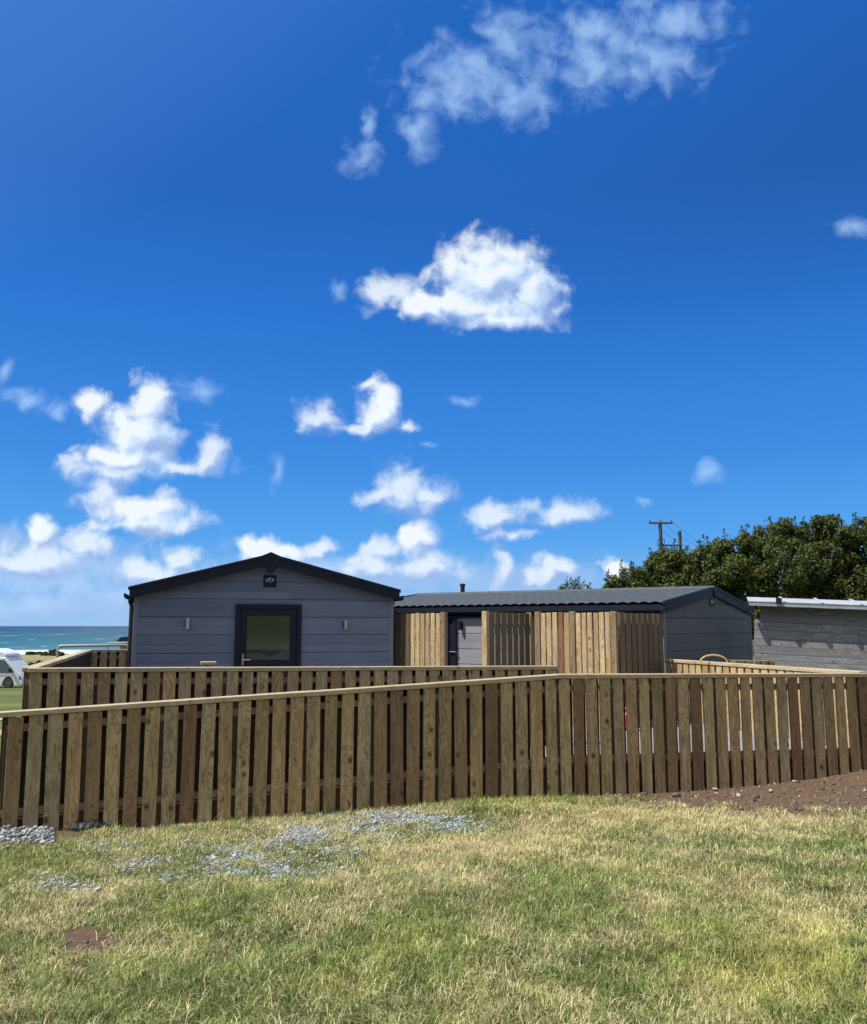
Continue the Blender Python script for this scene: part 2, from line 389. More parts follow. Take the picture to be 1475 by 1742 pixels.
surf = t.math('MULTIPLY', t.n('ShaderNodeMapRange', {0: wob, 1: 345.0, 2: 312.0}).outputs[0], t.n('ShaderNodeMapRange', {0: t.noise(t.map(P, (.05, .05, 0)), 1.0, 5, .7), 1: .28, 2: .45}).outputs[0])
foam = t.math('MAXIMUM', caps, surf, clamp=True)
setc(t, b, t.mix(foam, basec, (.80,.82,.82)), rough=t.math('MULTIPLY_ADD', foam, .4, .35), bump=t.noise(t.map(P, (.25, .05, 0)), 1.0, 6, .7), bs=.8, bd=1.2)
b.inputs['Specular IOR Level'].default_value = .22
sx = np.concatenate([-geo(0, 60000, 40, 3)[::-1][:-1], geo(0, 60000, 40, 3)]); sy = geo(170, 60000, 70, 3.2)
SX, SY = np.meshgrid(sx, sy); ii = np.arange(SX.size).reshape(SX.shape)
q = np.stack([ii[:-1,:-1], ii[:-1,1:], ii[1:,1:], ii[1:,:-1]], -1).reshape(-1)
sea = np_mesh('sea', np.stack([SX, SY, SX*0-6.4], -1).reshape(-1, 3), q, np.full(len(q)//4, 4), m)
link(sea); tag(sea, 'turquoise sea with whitecaps and a white line of surf', kind='structure')

# gravel yard behind the near fence
m, t, b = material('yard_gravel', .9, .2)
P = t.n('ShaderNodeTexCoord').outputs['Object']
v = t.n('ShaderNodeTexVoronoi', {'Vector': P, 'Scale': 38.0}); n = t.noise(P, 2.2, 5, .6)
setc(t, b, t.mix(.45, t.ramp(n, [(.3, (.20,.195,.185)), (.7, (.31,.305,.295))]), t.ramp(t.n('ShaderNodeSeparateColor', {0: v.outputs['Color']}).outputs[0], [(0, (.14,.14,.14)), (1, (.40,.39,.38))])), bump=v.outputs['Distance'], bs=.8, bd=.02)
YZ = .13
ya = [(-3.5, 8.98), (NK.x, NK.y+.085), (NR.x+.15, NR.y+.085), (NR.x-.2, NR.y+.3), (4.2, 13.9), (4.2, 19), (-.6, 19), (-.6, 14.2), (-3.0, 13.6)]
mb = MB(); nv = len(ya); mb.add([(x, y, YZ) for x, y in ya]+[(x, y, -.9) for x, y in ya], [list(range(nv))]+[(i, i+nv, (i+1) % nv+nv, (i+1) % nv) for i in range(nv)])
yme = bpy.data.meshes.new('yard'); yme.from_pydata([tuple(p) for p in mb.v], [], mb.f); yme.materials.append(m)
yo = bpy.data.objects.new('yard', yme); link(yo); tag(yo, 'pale gravel yard between the near fence and the cabins', kind='structure')

# ------------------------------------------------------------------ fences
def lerp(a, b, f): return a+(b-a)*f
def fence_run(root, A, B, pitch, bw, basef, face, mats, post_every=4, rear=None, end_l=False, grav=True, rails=(.12, .86), cap=(.15, .045), boards=True, front_gap=.006, redset=(), brownset=(), skip_rear=False, capl=0):
    """A, B: top of the cap line; face: horizontal unit vector the front boards look to"""
    A, B = Vector(A), Vector(B); L = (Vector((B.x, B.y))-Vector((A.x, A.y))).length; n = max(1, int(L/pitch))
    up = Vector((0, 0, 1)); f = Vector(face)
    ct = cap[1]
    nc = max(1, round(L/2.4)); e_ = (B-A).normalized(); crg = random.Random(int(abs(A.y*777)))
    for k in range(nc):
        pa, pb = A.lerp(B, k/nc), A.lerp(B, (k+1)/nc); dz_ = up*crg.uniform(-.003, 0)
        stick('cap_rail', mats['cap'], root, pa-up*ct/2-e_*(capl if k == 0 else -.0015)+dz_, pb-up*ct/2-(e_*.0015 if k < nc-1 else e_*0)+dz_*.2, cap[0], ct, up, .004)
    a2 = (B-A).normalized()
    for dz in rails:
        stick('rail', mats['rail'], root, A-up*(dz+.03), B-up*(dz+.03), .065, .074, f, .003)
    rng = random.Random(int(abs(A.x*1000))+n)
    for i in range(n):
        s = (i+.5)/n; p = A.lerp(B, s); zt = p.z-ct-.002-(rng.random()*.004)
        zb = basef(p.x, p.y)-.03
        w = bw+rng.uniform(-.006, .006); lean = rng.uniform(-.006, .006)
        o = f*(.0375+.011+rng.uniform(0, .002))
        mt = mats['red'] if i in redset else mats['brown'] if i in brownset else mats['board']
        if boards:
            stick('board', mt, root, Vector((p.x, p.y, zb))+o-a2*lean, Vector((p.x, p.y, zt))+o+a2*lean, w, .022, f, .003)
    # boards on the far side, staggered over the gaps
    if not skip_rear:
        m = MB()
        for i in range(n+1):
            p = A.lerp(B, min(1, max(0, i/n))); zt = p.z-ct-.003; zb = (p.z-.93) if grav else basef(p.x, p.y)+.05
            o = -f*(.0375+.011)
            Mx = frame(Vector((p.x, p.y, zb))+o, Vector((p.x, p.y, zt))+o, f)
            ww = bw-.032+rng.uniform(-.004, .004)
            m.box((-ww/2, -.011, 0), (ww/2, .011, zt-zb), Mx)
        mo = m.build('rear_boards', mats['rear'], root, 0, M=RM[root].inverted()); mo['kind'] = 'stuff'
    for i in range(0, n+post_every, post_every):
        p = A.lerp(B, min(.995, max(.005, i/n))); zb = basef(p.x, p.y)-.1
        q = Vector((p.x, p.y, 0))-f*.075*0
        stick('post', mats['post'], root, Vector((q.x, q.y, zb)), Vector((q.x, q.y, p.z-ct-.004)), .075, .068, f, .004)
    if grav:
        zA, zB = A.z-.95, B.z-.95
        off = -f*.040; h = 0.16
        stick('gravel_cap', mats['cap'], root, Vector((A.x, A.y, zA+.004))-f*.032, Vector((B.x, B.y, zB+.004))-f*.032, .085, .02, up, .002)  # added pale strip imitating the sunlit top edge of the gravel board
        P0 = Vector((A.x, A.y, zA-.01))+off; P1 = Vector((B.x, B.y, zB-.01))+off
        m = MB(); d = (P1-P0)
        nb = 8
        for k in range(nb):
            s0, s1 = k/nb, (k+1)/nb
            a, b_ = P0+d*s0, P0+d*s1
            za, zb_ = basef(a.x, a.y)-.08, basef(b_.x, b_.y)-.08
            v = []
            for pt, zlo in ((a, za), (b_, zb_)):
                for oo in (0, -.03):
                    v += [Vector((pt.x, pt.y, min(zlo, pt.z-.05)))+f*oo, Vector((pt.x, pt.y, pt.z))+f*oo]
            m.add(v, [(0,1,5,4), (3,2,6,7), (1,3,7,5), (2,0,4,6), (0,2,3,1), (4,5,7,6)])
        m.build('gravel_board', mats['gravel'], root, 0, M=RM[root].inverted())
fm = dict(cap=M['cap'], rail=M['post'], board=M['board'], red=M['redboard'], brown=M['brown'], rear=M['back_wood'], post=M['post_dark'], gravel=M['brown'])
gz = lambda x, y: float(base_z(x))
dl = Vector((NK.x-NL.x, NK.y-NL.y, 0)).normalized(); fl = Vector((dl.y, -dl.x, 0))
dr = Vector((NR.x-NK.x, NR.y-NK.y, 0)).normalized(); fr = Vector((dr.y, -dr.x, 0))
near = thing('board_fence', (NL.x, NL.y, gz(NL.x, 0)), 'long shaded board fence nearest the grass, its pale cap rail rising to a bend', 'fence')
A0 = on_line(13, 1210.3, NL, NK); B0 = NK-dl*.0
fence_run(near, A0, NK+dl*.004, .1655, .126, gz, fl, fm, brownset=(9, 21, 27), redset=(), capl=.10)
fence_run(near, NK+Vector((0, 0, .003)), NR2, .1548, .121, gz, fr, fm, brownset=(1, 10, 18, 24, 26), redset=())
# inner fence round the deck in front of the left-hand cabin
I1 = at(50, 1136, 9.45); I2 = at(945, 1132.5, 11.15); I3 = at(151, 1105, 17.0)
di = Vector((I2.x-I1.x, I2.y-I1.y, 0)).normalized(); fi = Vector((di.y, -di.x, 0))
I3 = Vector((I1.x-.266*7.85, I1.y+.964*7.85, I3.z)); I3 = at(151, 1105, I3.y)
I4 = I3+di*2.6
yz = lambda x, y: float(ground_z(x, y))
inner = thing('board_fence', (I1.x, I1.y, -.3), 'middle board fence round the deck before the blue-grey gable', 'fence')
fence_run(inner, I1, I2, .166, .128, yz, fi, fm, grav=False)
ds = Vector((I3.x-I1.x, I3.y-I1.y, 0)).normalized()
fence_run(inner, I1+ds*.02+Vector((0,0,.003)), I3, .166, .128, yz, Vector((-ds.y, ds.x, 0)), fm, grav=False)
fence_run(inner, I3+di*.02+Vector((0,0,.005)), I4, .166, .128, yz, fi, fm, grav=False)
# fence running back on the right, sunlit on its inner side
J1 = at(1135, 1121, 14.2); J2 = at(1470, 1142, 10.62)
dj = Vector((J2.x-J1.x, J2.y-J1.y, 0)).normalized(); fj = Vector((dj.y, -dj.x, 0))
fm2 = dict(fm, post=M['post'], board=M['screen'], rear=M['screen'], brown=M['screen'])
rightf = thing('board_fence', (J1.x, J1.y, -.35), 'sunlit board fence running back from the near fence towards the far cabin', 'fence')
fence_run(rightf, J1, J2, .150, .118, yz, fj, fm2, grav=False)
K1 = at(1238, 1122.5, 15.6); K2 = at(1330, 1124, 16.0)
dk = Vector((K2.x-K1.x, K2.y-K1.y, 0)).normalized()
stub = thing('board_fence', (K1.x, K1.y, -.35), 'short piece of board fence just showing above the sunlit rail by the shed corner', 'fence')
fence_run(stub, K1, K2, .16, .12, yz, Vector((dk.y, -dk.x, 0)), fm2, grav=False, cap=(.10, .02))
# two low rails at the left edge
rf = thing('rail_fence', (-6.2, 9.7, -.35), 'low two-rail timber fence past the left end of the near fence', 'fence')
for py in (1222, 1248):
    e = at(9, py, 9.6); stick('rail', M['cap'], rf, e-Vector((2.6, -.9, 0)), e+Vector((.35, -.12, 0)), .06, .04, (0, -1, .4))
for k, pxx in enumerate((-90, 30)):
    p = at(pxx, 1215, 9.75+(.0 if k else .6)); stick('post', M['post'], rf, (p.x, p.y, yz(p.x, p.y)-.1), (p.x, p.y, p.z+.02), .09, .07, (0, -1, 0))

# ------------------------------------------------------------------ timber screens by the far cabin
LC = Matrix.Identity(4)
D2 = 14.5; c2 = at(1128, 1065, D2)
b2 = Vector((.566, .825, 0)).normalized(); a2 = Vector((-b2.y, b2.x, 0))
GRP = 'timber screens beside the far cabin'
def screen(label, P0, P1, ztop, zbot, face, n, bw, mat, postw=.09, posts=(1, 1), gap=True, redset=(), pm=None):
    P0, P1 = Vector((P0.x, P0.y, zbot)), Vector((P1.x, P1.y, zbot)); d = (P1-P0); L = d.length; d.normalize(); f = Vector(face)
    if f.length == 0: f = Vector((d.y, -d.x, 0))
    r = thing('timber_screen', tuple(P0), label, 'screen', GRP)
    rng = random.Random(n*7+int(L*100))
    h = ztop-zbot
    for k, (e, s) in enumerate(((P0, 1), (P1, -1))):
        if posts[k]: stick('post', pm or M['post'], r, e, e+Vector((0, 0, h+.01)), postw, postw, f, .004)
    for zz in (.30, .98, h-.22):
        stick('rail', M['post'], r, P0+Vector((0, 0, zz))-f*.012, P1+Vector((0, 0, zz))-f*.012, .07, .04, f)
    pw = postw/2 if posts[0] else 0; u = L-pw-(postw/2 if posts[1] else 0); pt = u/n; bw = pt*.80
    for i in range(n):
        q = P0+d*(pw+pt*(i+.5))+f*(.008+.012); hh = h-rng.uniform(0, .012)
        stick('board', M['redboard'] if i in redset else mat, r, q, q+Vector((0, 0, hh))+d*rng.uniform(-.004, .004), bw+rng.uniform(-.004, .004), .02, f, .003)
    if gap:
        m = MB()
        for i in range(n-1):
            q = P0+d*(pw+pt*(i+1))-f*.055; Mx = frame(q, q+Vector((0, 0, h-.005)), f)
            m.box((-bw*.42, -.01, 0), (bw*.42, .01, h-rng.uniform(0, .012)), Mx)
        o = m.build('rear_boards', M['back_wood'] if mat is M['screen'] else mat, r, 0, M=RM[r].inverted()); o['kind'] = 'stuff'
    return r
def off_line(o, px):          # point at offset o in front of the cabin's long wall, seen at column px
    base = Vector((c2.x, c2.y, 0))-b2*o
    return on_line(px, 1065, base, base+a2)
zs = lambda px, py, Y: at(px, py, Y).z
zb2 = -.45
# front faces of the nearer enclosure
cR = off_line(2.0, 1045); cM = off_line(2.0, 975); cL = off_line(2.0, 916)
zt = zs(980, 1041.5, 13.3)
nf = -b2
screen('sunlit timber screen of narrow boards, left bay of the near enclosure, with one reddish board', cL, cM-a2*0, zt, zb2, nf, 5, .098, M['screen'], redset=(3,), gap=True)
screen('sunlit timber screen of pale boards, right bay of the near enclosure', cM-a2*.05, cR, zt-.004, zb2, nf, 6, .098, M['screen'], posts=(0, 1), gap=True)
dD = cR+b2*.12; dE = cR+b2*2.02
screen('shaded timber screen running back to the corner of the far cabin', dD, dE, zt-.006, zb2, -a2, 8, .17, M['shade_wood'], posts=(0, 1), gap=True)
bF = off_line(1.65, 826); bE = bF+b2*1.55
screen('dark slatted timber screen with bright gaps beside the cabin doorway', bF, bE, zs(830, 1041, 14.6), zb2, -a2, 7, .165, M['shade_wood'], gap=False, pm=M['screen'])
aR = off_line(2.25, 755); aL = off_line(2.25, 691)
zA = zs(720, 1043, 14.6)
screen('sunlit timber screen to the left of the cabin door, beside the blue-grey gable', aL, aR, zA, zb2, nf, 7, .098, M['screen'], posts=(0, 1))
aF = Vector((-.74, 15.15, 0))
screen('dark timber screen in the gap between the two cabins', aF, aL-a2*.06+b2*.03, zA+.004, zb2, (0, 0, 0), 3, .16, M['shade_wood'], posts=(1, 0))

# ------------------------------------------------------------------ cabins
def cabin(origin, yaw, w, L, z0, ze, zr, label, fo=.20, ov=.075, mat='clad', smat='clad', fs=1.0):
    r = thing('lodge_cabin', origin, label, 'cabin', None, yaw)
    h = w/2; th = math.atan2(zr-ze, h)
    def xl(z): return 0 if z <= ze else h*(z-ze)/(zr-ze)
    # walls: lapped courses over a backing
    def course_wall(name, place, width, gable, flip, mt=None):
        m = MB(); ch = .1425; k = 0; z = z0
        top = zr if gable else ze
        while z < top-.01:
            z1 = min(z+ch, top); e0, e1 = (.001, .005) if k % 2 else (.005, .001)
            za, zb = z+e0, z1-e1
            if gable: pts = [(xl(za)+.001, za), (width-xl(za)-.001, za), (width-xl(zb)-.001, zb), (xl(zb)+.001, zb)]
            else: pts = [(.0, za), (width, za), (width, zb), (.0, zb)]
            pr = .019 if k % 2 else .0205
            cuts = [0.0]; jr = random.Random(k*31+int(width*10)); xj = jr.uniform(.9, 2.6)
            while xj < width-.5 and not gable: cuts.append(xj); xj += jr.uniform(1.8, 2.9)
            if gable and k % 3 == 1 and 1.0 < width-2*xl(z1)-1.0: cuts.append(xl(z1)+.6+jr.random()*(width-2*xl(z1)-1.2))
            cuts.append(width)
            for ja, jb in zip(cuts[:-1], cuts[1:]):
                cl = lambda q: (min(max(q[0], ja+(.0015 if ja > 0 else 0)), jb-(.0015 if jb < width else 0)), q[1])
                m.prism([cl(q) for q in pts], -pr-jr.uniform(0, .001), .0, 'y', place)
            z = z1; k += 1
        if gable: m.prism([(.0, z0), (width, z0), (width, ze), (width/2, zr-.005), (.0, ze)], .002, .06, 'y', place)
        else: m.box((0, .002, z0), (width, .06, ze), place)
        return m.build(name, M[mt or mat], r, 0)
    I = Matrix.Identity(4)
    course_wall('front_wall', I, w, True, False)
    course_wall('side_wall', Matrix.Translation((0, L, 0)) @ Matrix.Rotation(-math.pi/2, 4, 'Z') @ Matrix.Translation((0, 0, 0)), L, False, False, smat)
    course_wall('side_wall', Matrix.Translation((w, 0, 0)) @ Matrix.Rotation(math.pi/2, 4, 'Z'), L, False, False)
    course_wall('rear_wall', Matrix.Translation((w, L, 0)) @ Matrix.Rotation(math.pi, 4, 'Z'), w, True, False)
    # corner trims
    for x in (-.026, w-.044):
        MB().box((x, -.03, z0), (x+.07, .04, ze-.02)).build('corner_trim', M['clad_trim'], r, .004)
    # roof
    ry0, ry1 = -fo, L+fo; sl = (h+ov)/math.cos(th)
    nyq = int((ry1-ry0)/.1*6); nsq = 16
    yv = np.linspace(ry0, ry1, nyq); sv = np.linspace(0, sl, nsq*3+1)
    def rooflet(sgn):
        SV, YV = np.meshgrid(sv, yv)
        wave = np.abs(np.sin(YV/.19*math.pi))**.75*.026
        step = ((SV/.36) % 1.0)*.018
        n_ = .055+wave+step
        cx = h+sgn*(SV*math.cos(th)+n_*math.sin(th)); cz = zr-SV*math.sin(th)+n_*math.cos(th)
        Vt = np.stack([cx, YV, cz], -1); ii = np.arange(SV.size).reshape(SV.shape)
        qq = np.stack([ii[:-1,:-1], ii[:-1,1:], ii[1:,1:], ii[1:,:-1]], -1)
        if sgn < 0: qq = qq[..., ::-1]
        return Vt.reshape(-1, 3), qq.reshape(-1)
    va, qa = rooflet(-1); vb, qb = rooflet(1)
    o = np_mesh('roof', np.concatenate([va, vb]), np.concatenate([qa, qb+len(va)]), np.full((len(qa)+len(qb))//4, 4), M['roof'])
    o.data.polygons.foreach_set('use_smooth', [True]*len(o.data.polygons))
    link(o, r, RM[r])
    m = MB()                                # soffit and deck below the tiles
    for sgn in (-1, 1):
        p = [(h, zr+.045), (h+sgn*(h+ov-.01), zr+.045-(h+ov-.01)*math.tan(th)), (h+sgn*(h+ov-.01), zr-.02-(h+ov-.01)*math.tan(th)), (h, zr-.02)]
        m.prism(p, ry0+.012, ry1-.012, 'y')
    m.build('roof_deck', M['navy'], o, 0, M=Matrix.Identity(4))
    for yb in (ry0, ry1-.035):
        for sgn in (-1, 1):
            xe = h+ov+.012
            p = [(h, zr+.07), (h+sgn*xe, zr+.07-xe*math.tan(th)), (h+sgn*xe, zr-.072-xe*math.tan(th)), (h+sgn*(xe-.06), zr-.084-(xe-.06)*math.tan(th)), (h, zr-.076)]
            MB().prism(p, yb-.006, yb+.03, 'y').build('bargeboard', M['navy'], r, .004)
            p2 = [(h+sgn*.1, zr+.105-.1*math.tan(th)), (h+sgn*(xe+.02), zr+.105-(xe+.02)*math.tan(th)), (h+sgn*(xe+.02), zr+.05-(xe+.02)*math.tan(th)), (h+sgn*.1, zr+.05-.1*math.tan(th))]
            MB().prism(p2, yb-.02, yb+.035, 'y').build('verge_trim', M['navy'], r, .006)
    fp = [(h+a_*fs, zr+b__*fs) for a_, b__ in ((-.15, .065), (0, .13), (.15, .065), (.14, -.11), (.075, -.145), (.05, -.20), (0, -.225), (-.05, -.20), (-.075, -.145), (-.14, -.11))]
    MB().prism(fp, ry0-.03, ry0-.008, 'y').build('gable_finial', M['navy'], r, .004)
    MB().tube([(h, ry0-.01, zr+.055), (h, ry1+.01, zr+.055)], .065, 12).build('ridge_cap', M['roof'], r, 0, True)
    for sgn in (-1, 1):
        xe = h+sgn*(h+ov+.045); zg = zr-.03-(h+ov)*math.tan(th)
        gp = [(xe-.05, zg+.03), (xe-.05, zg-.02), (xe-.03, zg-.055), (xe+.03, zg-.055), (xe+.05, zg-.02), (xe+.05, zg+.03), (xe+.042, zg+.03), (xe+.028, zg-.03), (xe-.028, zg-.03), (xe-.042, zg+.03)]
        MB().prism(gp, ry0+.04, ry1-.04, 'y').build('gutter', M['navy'], r, 0)
        MB().box((min(xe-sgn*.06, h+sgn*(h+.03)), .06, zg-.12), (max(xe-sgn*.06, h+sgn*(h+.03)), L-.06, zg-.05)).build('fascia', M['navy'], r)
    # down pipe at the left front corner
    MB().tube([(-.09, .12, zr-.1-(h+ov)*math.tan(th)), (-.09, .12, ze-.14), (-.062, .1, ze-.22), (-.062, .1, z0-.3)], .034, 10).build('downpipe', M['black'], r, 0, True)
    MB().box((.03, .03, z0-.75), (w-.03, L-.03, z0+.01)).build('skirting', M['black'], r)
    return r
def loc_of(root, px, py, plane_y=0.0, axis=1):       # local point where the pixel's ray meets local plane (axis = value)
    Mi = RM[root].inverted(); o = Mi @ Vector((0, 0, EYE)); d = Mi.to_3x3() @ ray(px, py)
    t = (plane_y-o[axis])/d[axis]; return o+d*t
YAW1 = math.atan2(.266, .964)
o1 = at(229, 1065, 13.65); o1.z = 0
c1w = 4.10
pz = at(229, 1009, 13.65).z
cab1 = cabin(tuple(o1), YAW1, c1w, 9.0, -.25, pz+.015, pz+.015+.53, 'blue-grey clad cabin with a glazed door in its gable, standing behind the middle fence')
# door in the gable
q0 = loc_of(cab1, 401, 1028); q1 = loc_of(cab1, 513, 1028); zt_ = loc_of(cab1, 456, 1028).z
x0, x1 = q0.x, q1.x; zd = -.02
def frame_ring(a, b, zl, zh, t_, y0, y1):
    m = MB(); m.box((a, y0, zl), (a+t_, y1, zh)); m.box((b-t_, y0, zl), (b, y1, zh)); m.box((a+t_, y0, zh-t_), (b-t_, y1, zh)); m.box((a+t_, y0, zl), (b-t_, y1, zl+t_*.6)); return m
door = frame_ring(x0+.075, x1-.075, zd+.03, zt_-.075, .11, -.045, -.0225).build('door', M['navy'], cab1, .004)
frame_ring(x0, x1, zd, zt_, .074, -.07, -.0225).build('door_frame', M['navy'], door, .006, M=Matrix.Identity(4))
g0 = loc_of(cab1, 419, 1043); g1 = loc_of(cab1, 495, 1122)
gp_ = MB().box((x0+.18, -.0405, g1.z), (x1-.18, -.0365, zt_-.18)).build('glass_pane', M['clear_glass'], door)
MB().box((x0+.18, -.030, g1.z), (x1-.18, -.026, zt_-.18)).build('blind', M['olive_blind'], door)  # flat olive panel standing in for the hill reflected in the glass
ga, gb = x0+.181, x1-.181; gw = gb-ga; gh = zt_-.18-g1.z
MB().prism([(ga, g1.z), (gb, g1.z), (gb, g1.z+gh*.25), (ga+gw*.78, g1.z+gh*.17), (ga+gw*.62, g1.z+gh*.10), (ga+gw*.52, g1.z+gh*.08), (ga+gw*.42, g1.z+gh*.11), (ga+gw*.30, g1.z+gh*.165), (ga, g1.z+gh*.16)], -.0345, -.0325, 'y').build('cushion', M['pale_cloth'], door)
MB().prism([(ga+gw*.30, g1.z+gh*.165), (ga+gw*.42, g1.z+gh*.11), (ga+gw*.52, g1.z+gh*.08), (ga+gw*.62, g1.z+gh*.10), (ga+gw*.78, g1.z+gh*.17), (gb, g1.z+gh*.25), (gb, g1.z+gh*.36), (ga+gw*.62, g1.z+gh*.29)], -.0322, -.0305, 'y').build('bedding', M['teal_cloth'], door)
MB().box((x0+.18, -.044, zd+.09), (x1-.18, -.026, g1.z-.005)).build('door_panel', M['navy'], door, .004)
hz = loc_of(cab1, 412, 1122)
m = MB().box((x0+.115, -.055, hz.z-.09), (x0+.15, -.046, hz.z+.09)); m.tube([(x0+.132, -.05, hz.z), (x0+.132, -.1, hz.z), (x0+.25, -.1, hz.z)], .011, 8)
m.build('handle', M['steel'], door, 0, True)
def wall_light(root, px, py0, py1, yl=0):
    a = loc_of(root, px, py0, -.06); b = loc_of(root, px, py1, -.06)
    hh = (a.z-b.z); zc = (a.z+b.z)/2; x = a.x
    o = MB().lathe([(.02, -hh/2), (.031, -hh/2+.004), (.032, hh/2-.004), (.02, hh/2)], 16, Matrix.Translation((x, -.075, zc))).build('wall_light', M['steel'], root, 0, True)
    MB().box((x-.035, -.045, zc-.05), (x+.035, -.0225, zc+.05)).build('light_bracket', M['black'], o, .003)
wall_light(cab1, 319.5, 1051, 1070); wall_light(cab1, 588, 1055, 1071)
def sign_plate(root, px0, px1, py0, py1, full):
    a = loc_of(root, px0, py0, -.03); b = loc_of(root, px1, py1, -.03); w = b.x-a.x; hh = a.z-b.z
    s = MB().box((a.x, -.034, b.z), (b.x, -.0225, a.z)).build('sign', M['navy'], root, .002)
    m = MB(); y0, y1 = -.0375, -.0345
    L_ = lambda u, v: (a.x+u*w, b.z+v*hh)
    def poly(*uv): m.prism([L_(*p) for p in uv], y0, y1, 'y')
    # three white peaks
    poly((.18,.61), (.30,.70), (.42,.74), (.47,.66), (.36,.62), (.26,.575))
    poly((.44,.70), (.505,.86), (.57,.70), (.505,.655))
    poly((.60,.70), (.66,.75), (.74,.68), (.84,.62), (.82,.565), (.70,.62))
    m.build('emblem', M['signwhite'], s)
    m = MB()
    if full:
        for k in range(6):
            u = .17+k*.115
            poly((u,.44), (u+.022,.44), (u+.022,.55), (u,.55))
            poly((u+.024,.525), (u+.07,.525), (u+.07,.55), (u+.024,.55))
            if k % 2 == 0: poly((u+.024,.44), (u+.07,.44), (u+.07,.465), (u+.024,.465))
        poly((.52,.36), (.58,.36), (.58,.39), (.52,.39))
    else:
        poly((.2,.42), (.75,.42), (.75,.47), (.2,.47))
    m.build('lettering', M['signwhite'], s)
sign_plate(cab1, 448.5, 470, 978.5, 999, True)
v0 = loc_of(cab1, 630, 994, 2.0)
xx = loc_of(cab1, 630, 993, 2.6).x
zz = loc_of(cab1, 630, 998, 2.6).z
m = MB().box((xx-.13, 2.5, zz-.3), (xx+.15, 2.8, zz+.03)); m.box((xx-.155, 2.47, zz+.031), (xx+.175, 2.83, zz+.055)); m.box((xx-.02, 2.6, zz+.056), (xx+.08, 2.7, zz+.08))
m.build('chimney', M['brick'], cab1, .005)
# far cabin
YAW2 = math.atan2(b2.y, b2.x)
c2o = Vector((c2.x, c2.y, 0))
ze2 = at(1131, 1036, D2).z+.04; zr2 = at(1207, 996, 16.55).z-.115
w2 = 5.35
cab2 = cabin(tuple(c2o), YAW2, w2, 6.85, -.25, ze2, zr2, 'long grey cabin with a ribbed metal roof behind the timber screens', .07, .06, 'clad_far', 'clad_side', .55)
# its door, in the side wall facing us: local x = 0 plane
pd0 = loc_of(cab2, 777, 1048, -.03, 0); pd1 = loc_of(cab2, 759.5, 1048, -.03, 0)
ya_, yb_ = sorted((pd0.y, pd1.y)); zdt = pd0.z
Ms = Matrix(((0, -1, 0, 0), (-1, 0, 0, 0), (0, 0, 1, 0), (0, 0, 0, 1)))
def side(m): # mesh built in (u along -y... ) -> local
    m.v = [Vector((p.y, -p.x, p.z)) for p in m.v]; return m
d2 = side(frame_ring(-yb_+.07, -ya_-.07, .0, zdt-.07, .10, -.045, -.023)).build('door', M['navy'], cab2, .004)
side(frame_ring(-yb_, -ya_, -.02, zdt, .068, -.07, -.023)).build('door_frame', M['navy'], d2, .006)
side(MB().box((-yb_+.17, -.038, .05), (-ya_-.17, -.026, zdt-.17))).build('glass_pane', M['glass'], d2)
hh = loc_of(cab2, 771, 1109.5, -.06, 0)
side(MB().box((-hh.y-.07, -.09, hh.z-.014), (-hh.y+.07, -.05, hh.z+.014))).build('handle', M['steel'], d2, .003)
la = loc_of(cab2, 783, 1064, -.07, 0); 
o = side(MB().lathe([(.02, -.09), (.03, -.085), (.031, .085), (.02, .09)], 14, Matrix.Translation((-la.y, -.08, la.z)))).build('wall_light', M['black'], cab2, 0, True)
side(MB().box((-la.y-.035, -.05, la.z-.05), (-la.y+.035, -.0225, la.z+.05))).build('light_bracket', M['black'], o, .003)
sign_plate(cab2, 1207, 1215.5, 1018, 1032, False)
fl2 = loc_of(cab2, 787, 1006, w2/2+.25, 0)
zf = loc_of(cab2, 787, 993, w2/2+.25, 0).z
MB().lathe([(.052, fl2.z-.5), (.052, zf-.06), (.066, zf-.055), (.066, zf-.01), (.05, zf)], 16, Matrix.Translation((fl2.x, fl2.y, 0))).build('flue', M['black'], cab2, 0, True)

# ------------------------------------------------------------------ grey shed on the right
SD = 16.0; so = at(1283, 1150, SD)
Msh = Matrix.Translation(so) @ Matrix.Rotation(-.32, 4, 'Z') @ Matrix.Rotation(R(2.7), 4, 'Y')
shed = thing('timber_shed', None, 'weathered grey plank shed with a pale overhanging roof at the right edge', 'shed', M=Msh)
WS = 4.6
rng = random.Random(3)
tz = loc_of(shed, 1300, 1030).z; xs_up = loc_of(shed, 1293, 1050).x; zst = loc_of(shed, 1286, 1053).z
m = MB(); z = -1.2; k = 0
while z < tz+.05:
    hc = rng.uniform(.105, .165); z1 = min(z+hc, tz+.06)
    xl_ = 0 if z1 <= zst+.05 else xs_up
    xa = xl_; 
    while xa < WS:
        xb = min(WS, xa+rng.uniform(1.3, 2.4)); 
        if WS-xb < .4: xb = WS
        pr = rng.uniform(.014, .022)
        tmp = MB().box((xa+.0015, -pr, z+.003), (xb-.0015, 0, z1-.004))
        o = stick('plank', M['grey_wood'], shed, Msh @ Vector((xa+.001, -pr/2, (z+z1)/2)), Msh @ Vector((xb-.001, -pr/2, (z+z1)/2)), z1-z-.006, pr, Msh.to_3x3() @ Vector((0, -1, 0)), .002) if True else None
        xa = xb
    z = z1; k += 1
MB().prism([(.02, -1.25), (WS, -1.25), (WS, tz+.04), (xs_up+.02, tz+.04), (xs_up+.02, zst), (.02, zst)], .003, .6, 'y').build('wall', M['grey_wood'], shed)
rx0 = loc_of(shed, 1273, 1020, -.25).x
ro = Matrix.Translation((0, -.25, tz+.02)) @ Matrix.Rotation(R(5.0), 4, 'X')
m = MB(); xa = rx0
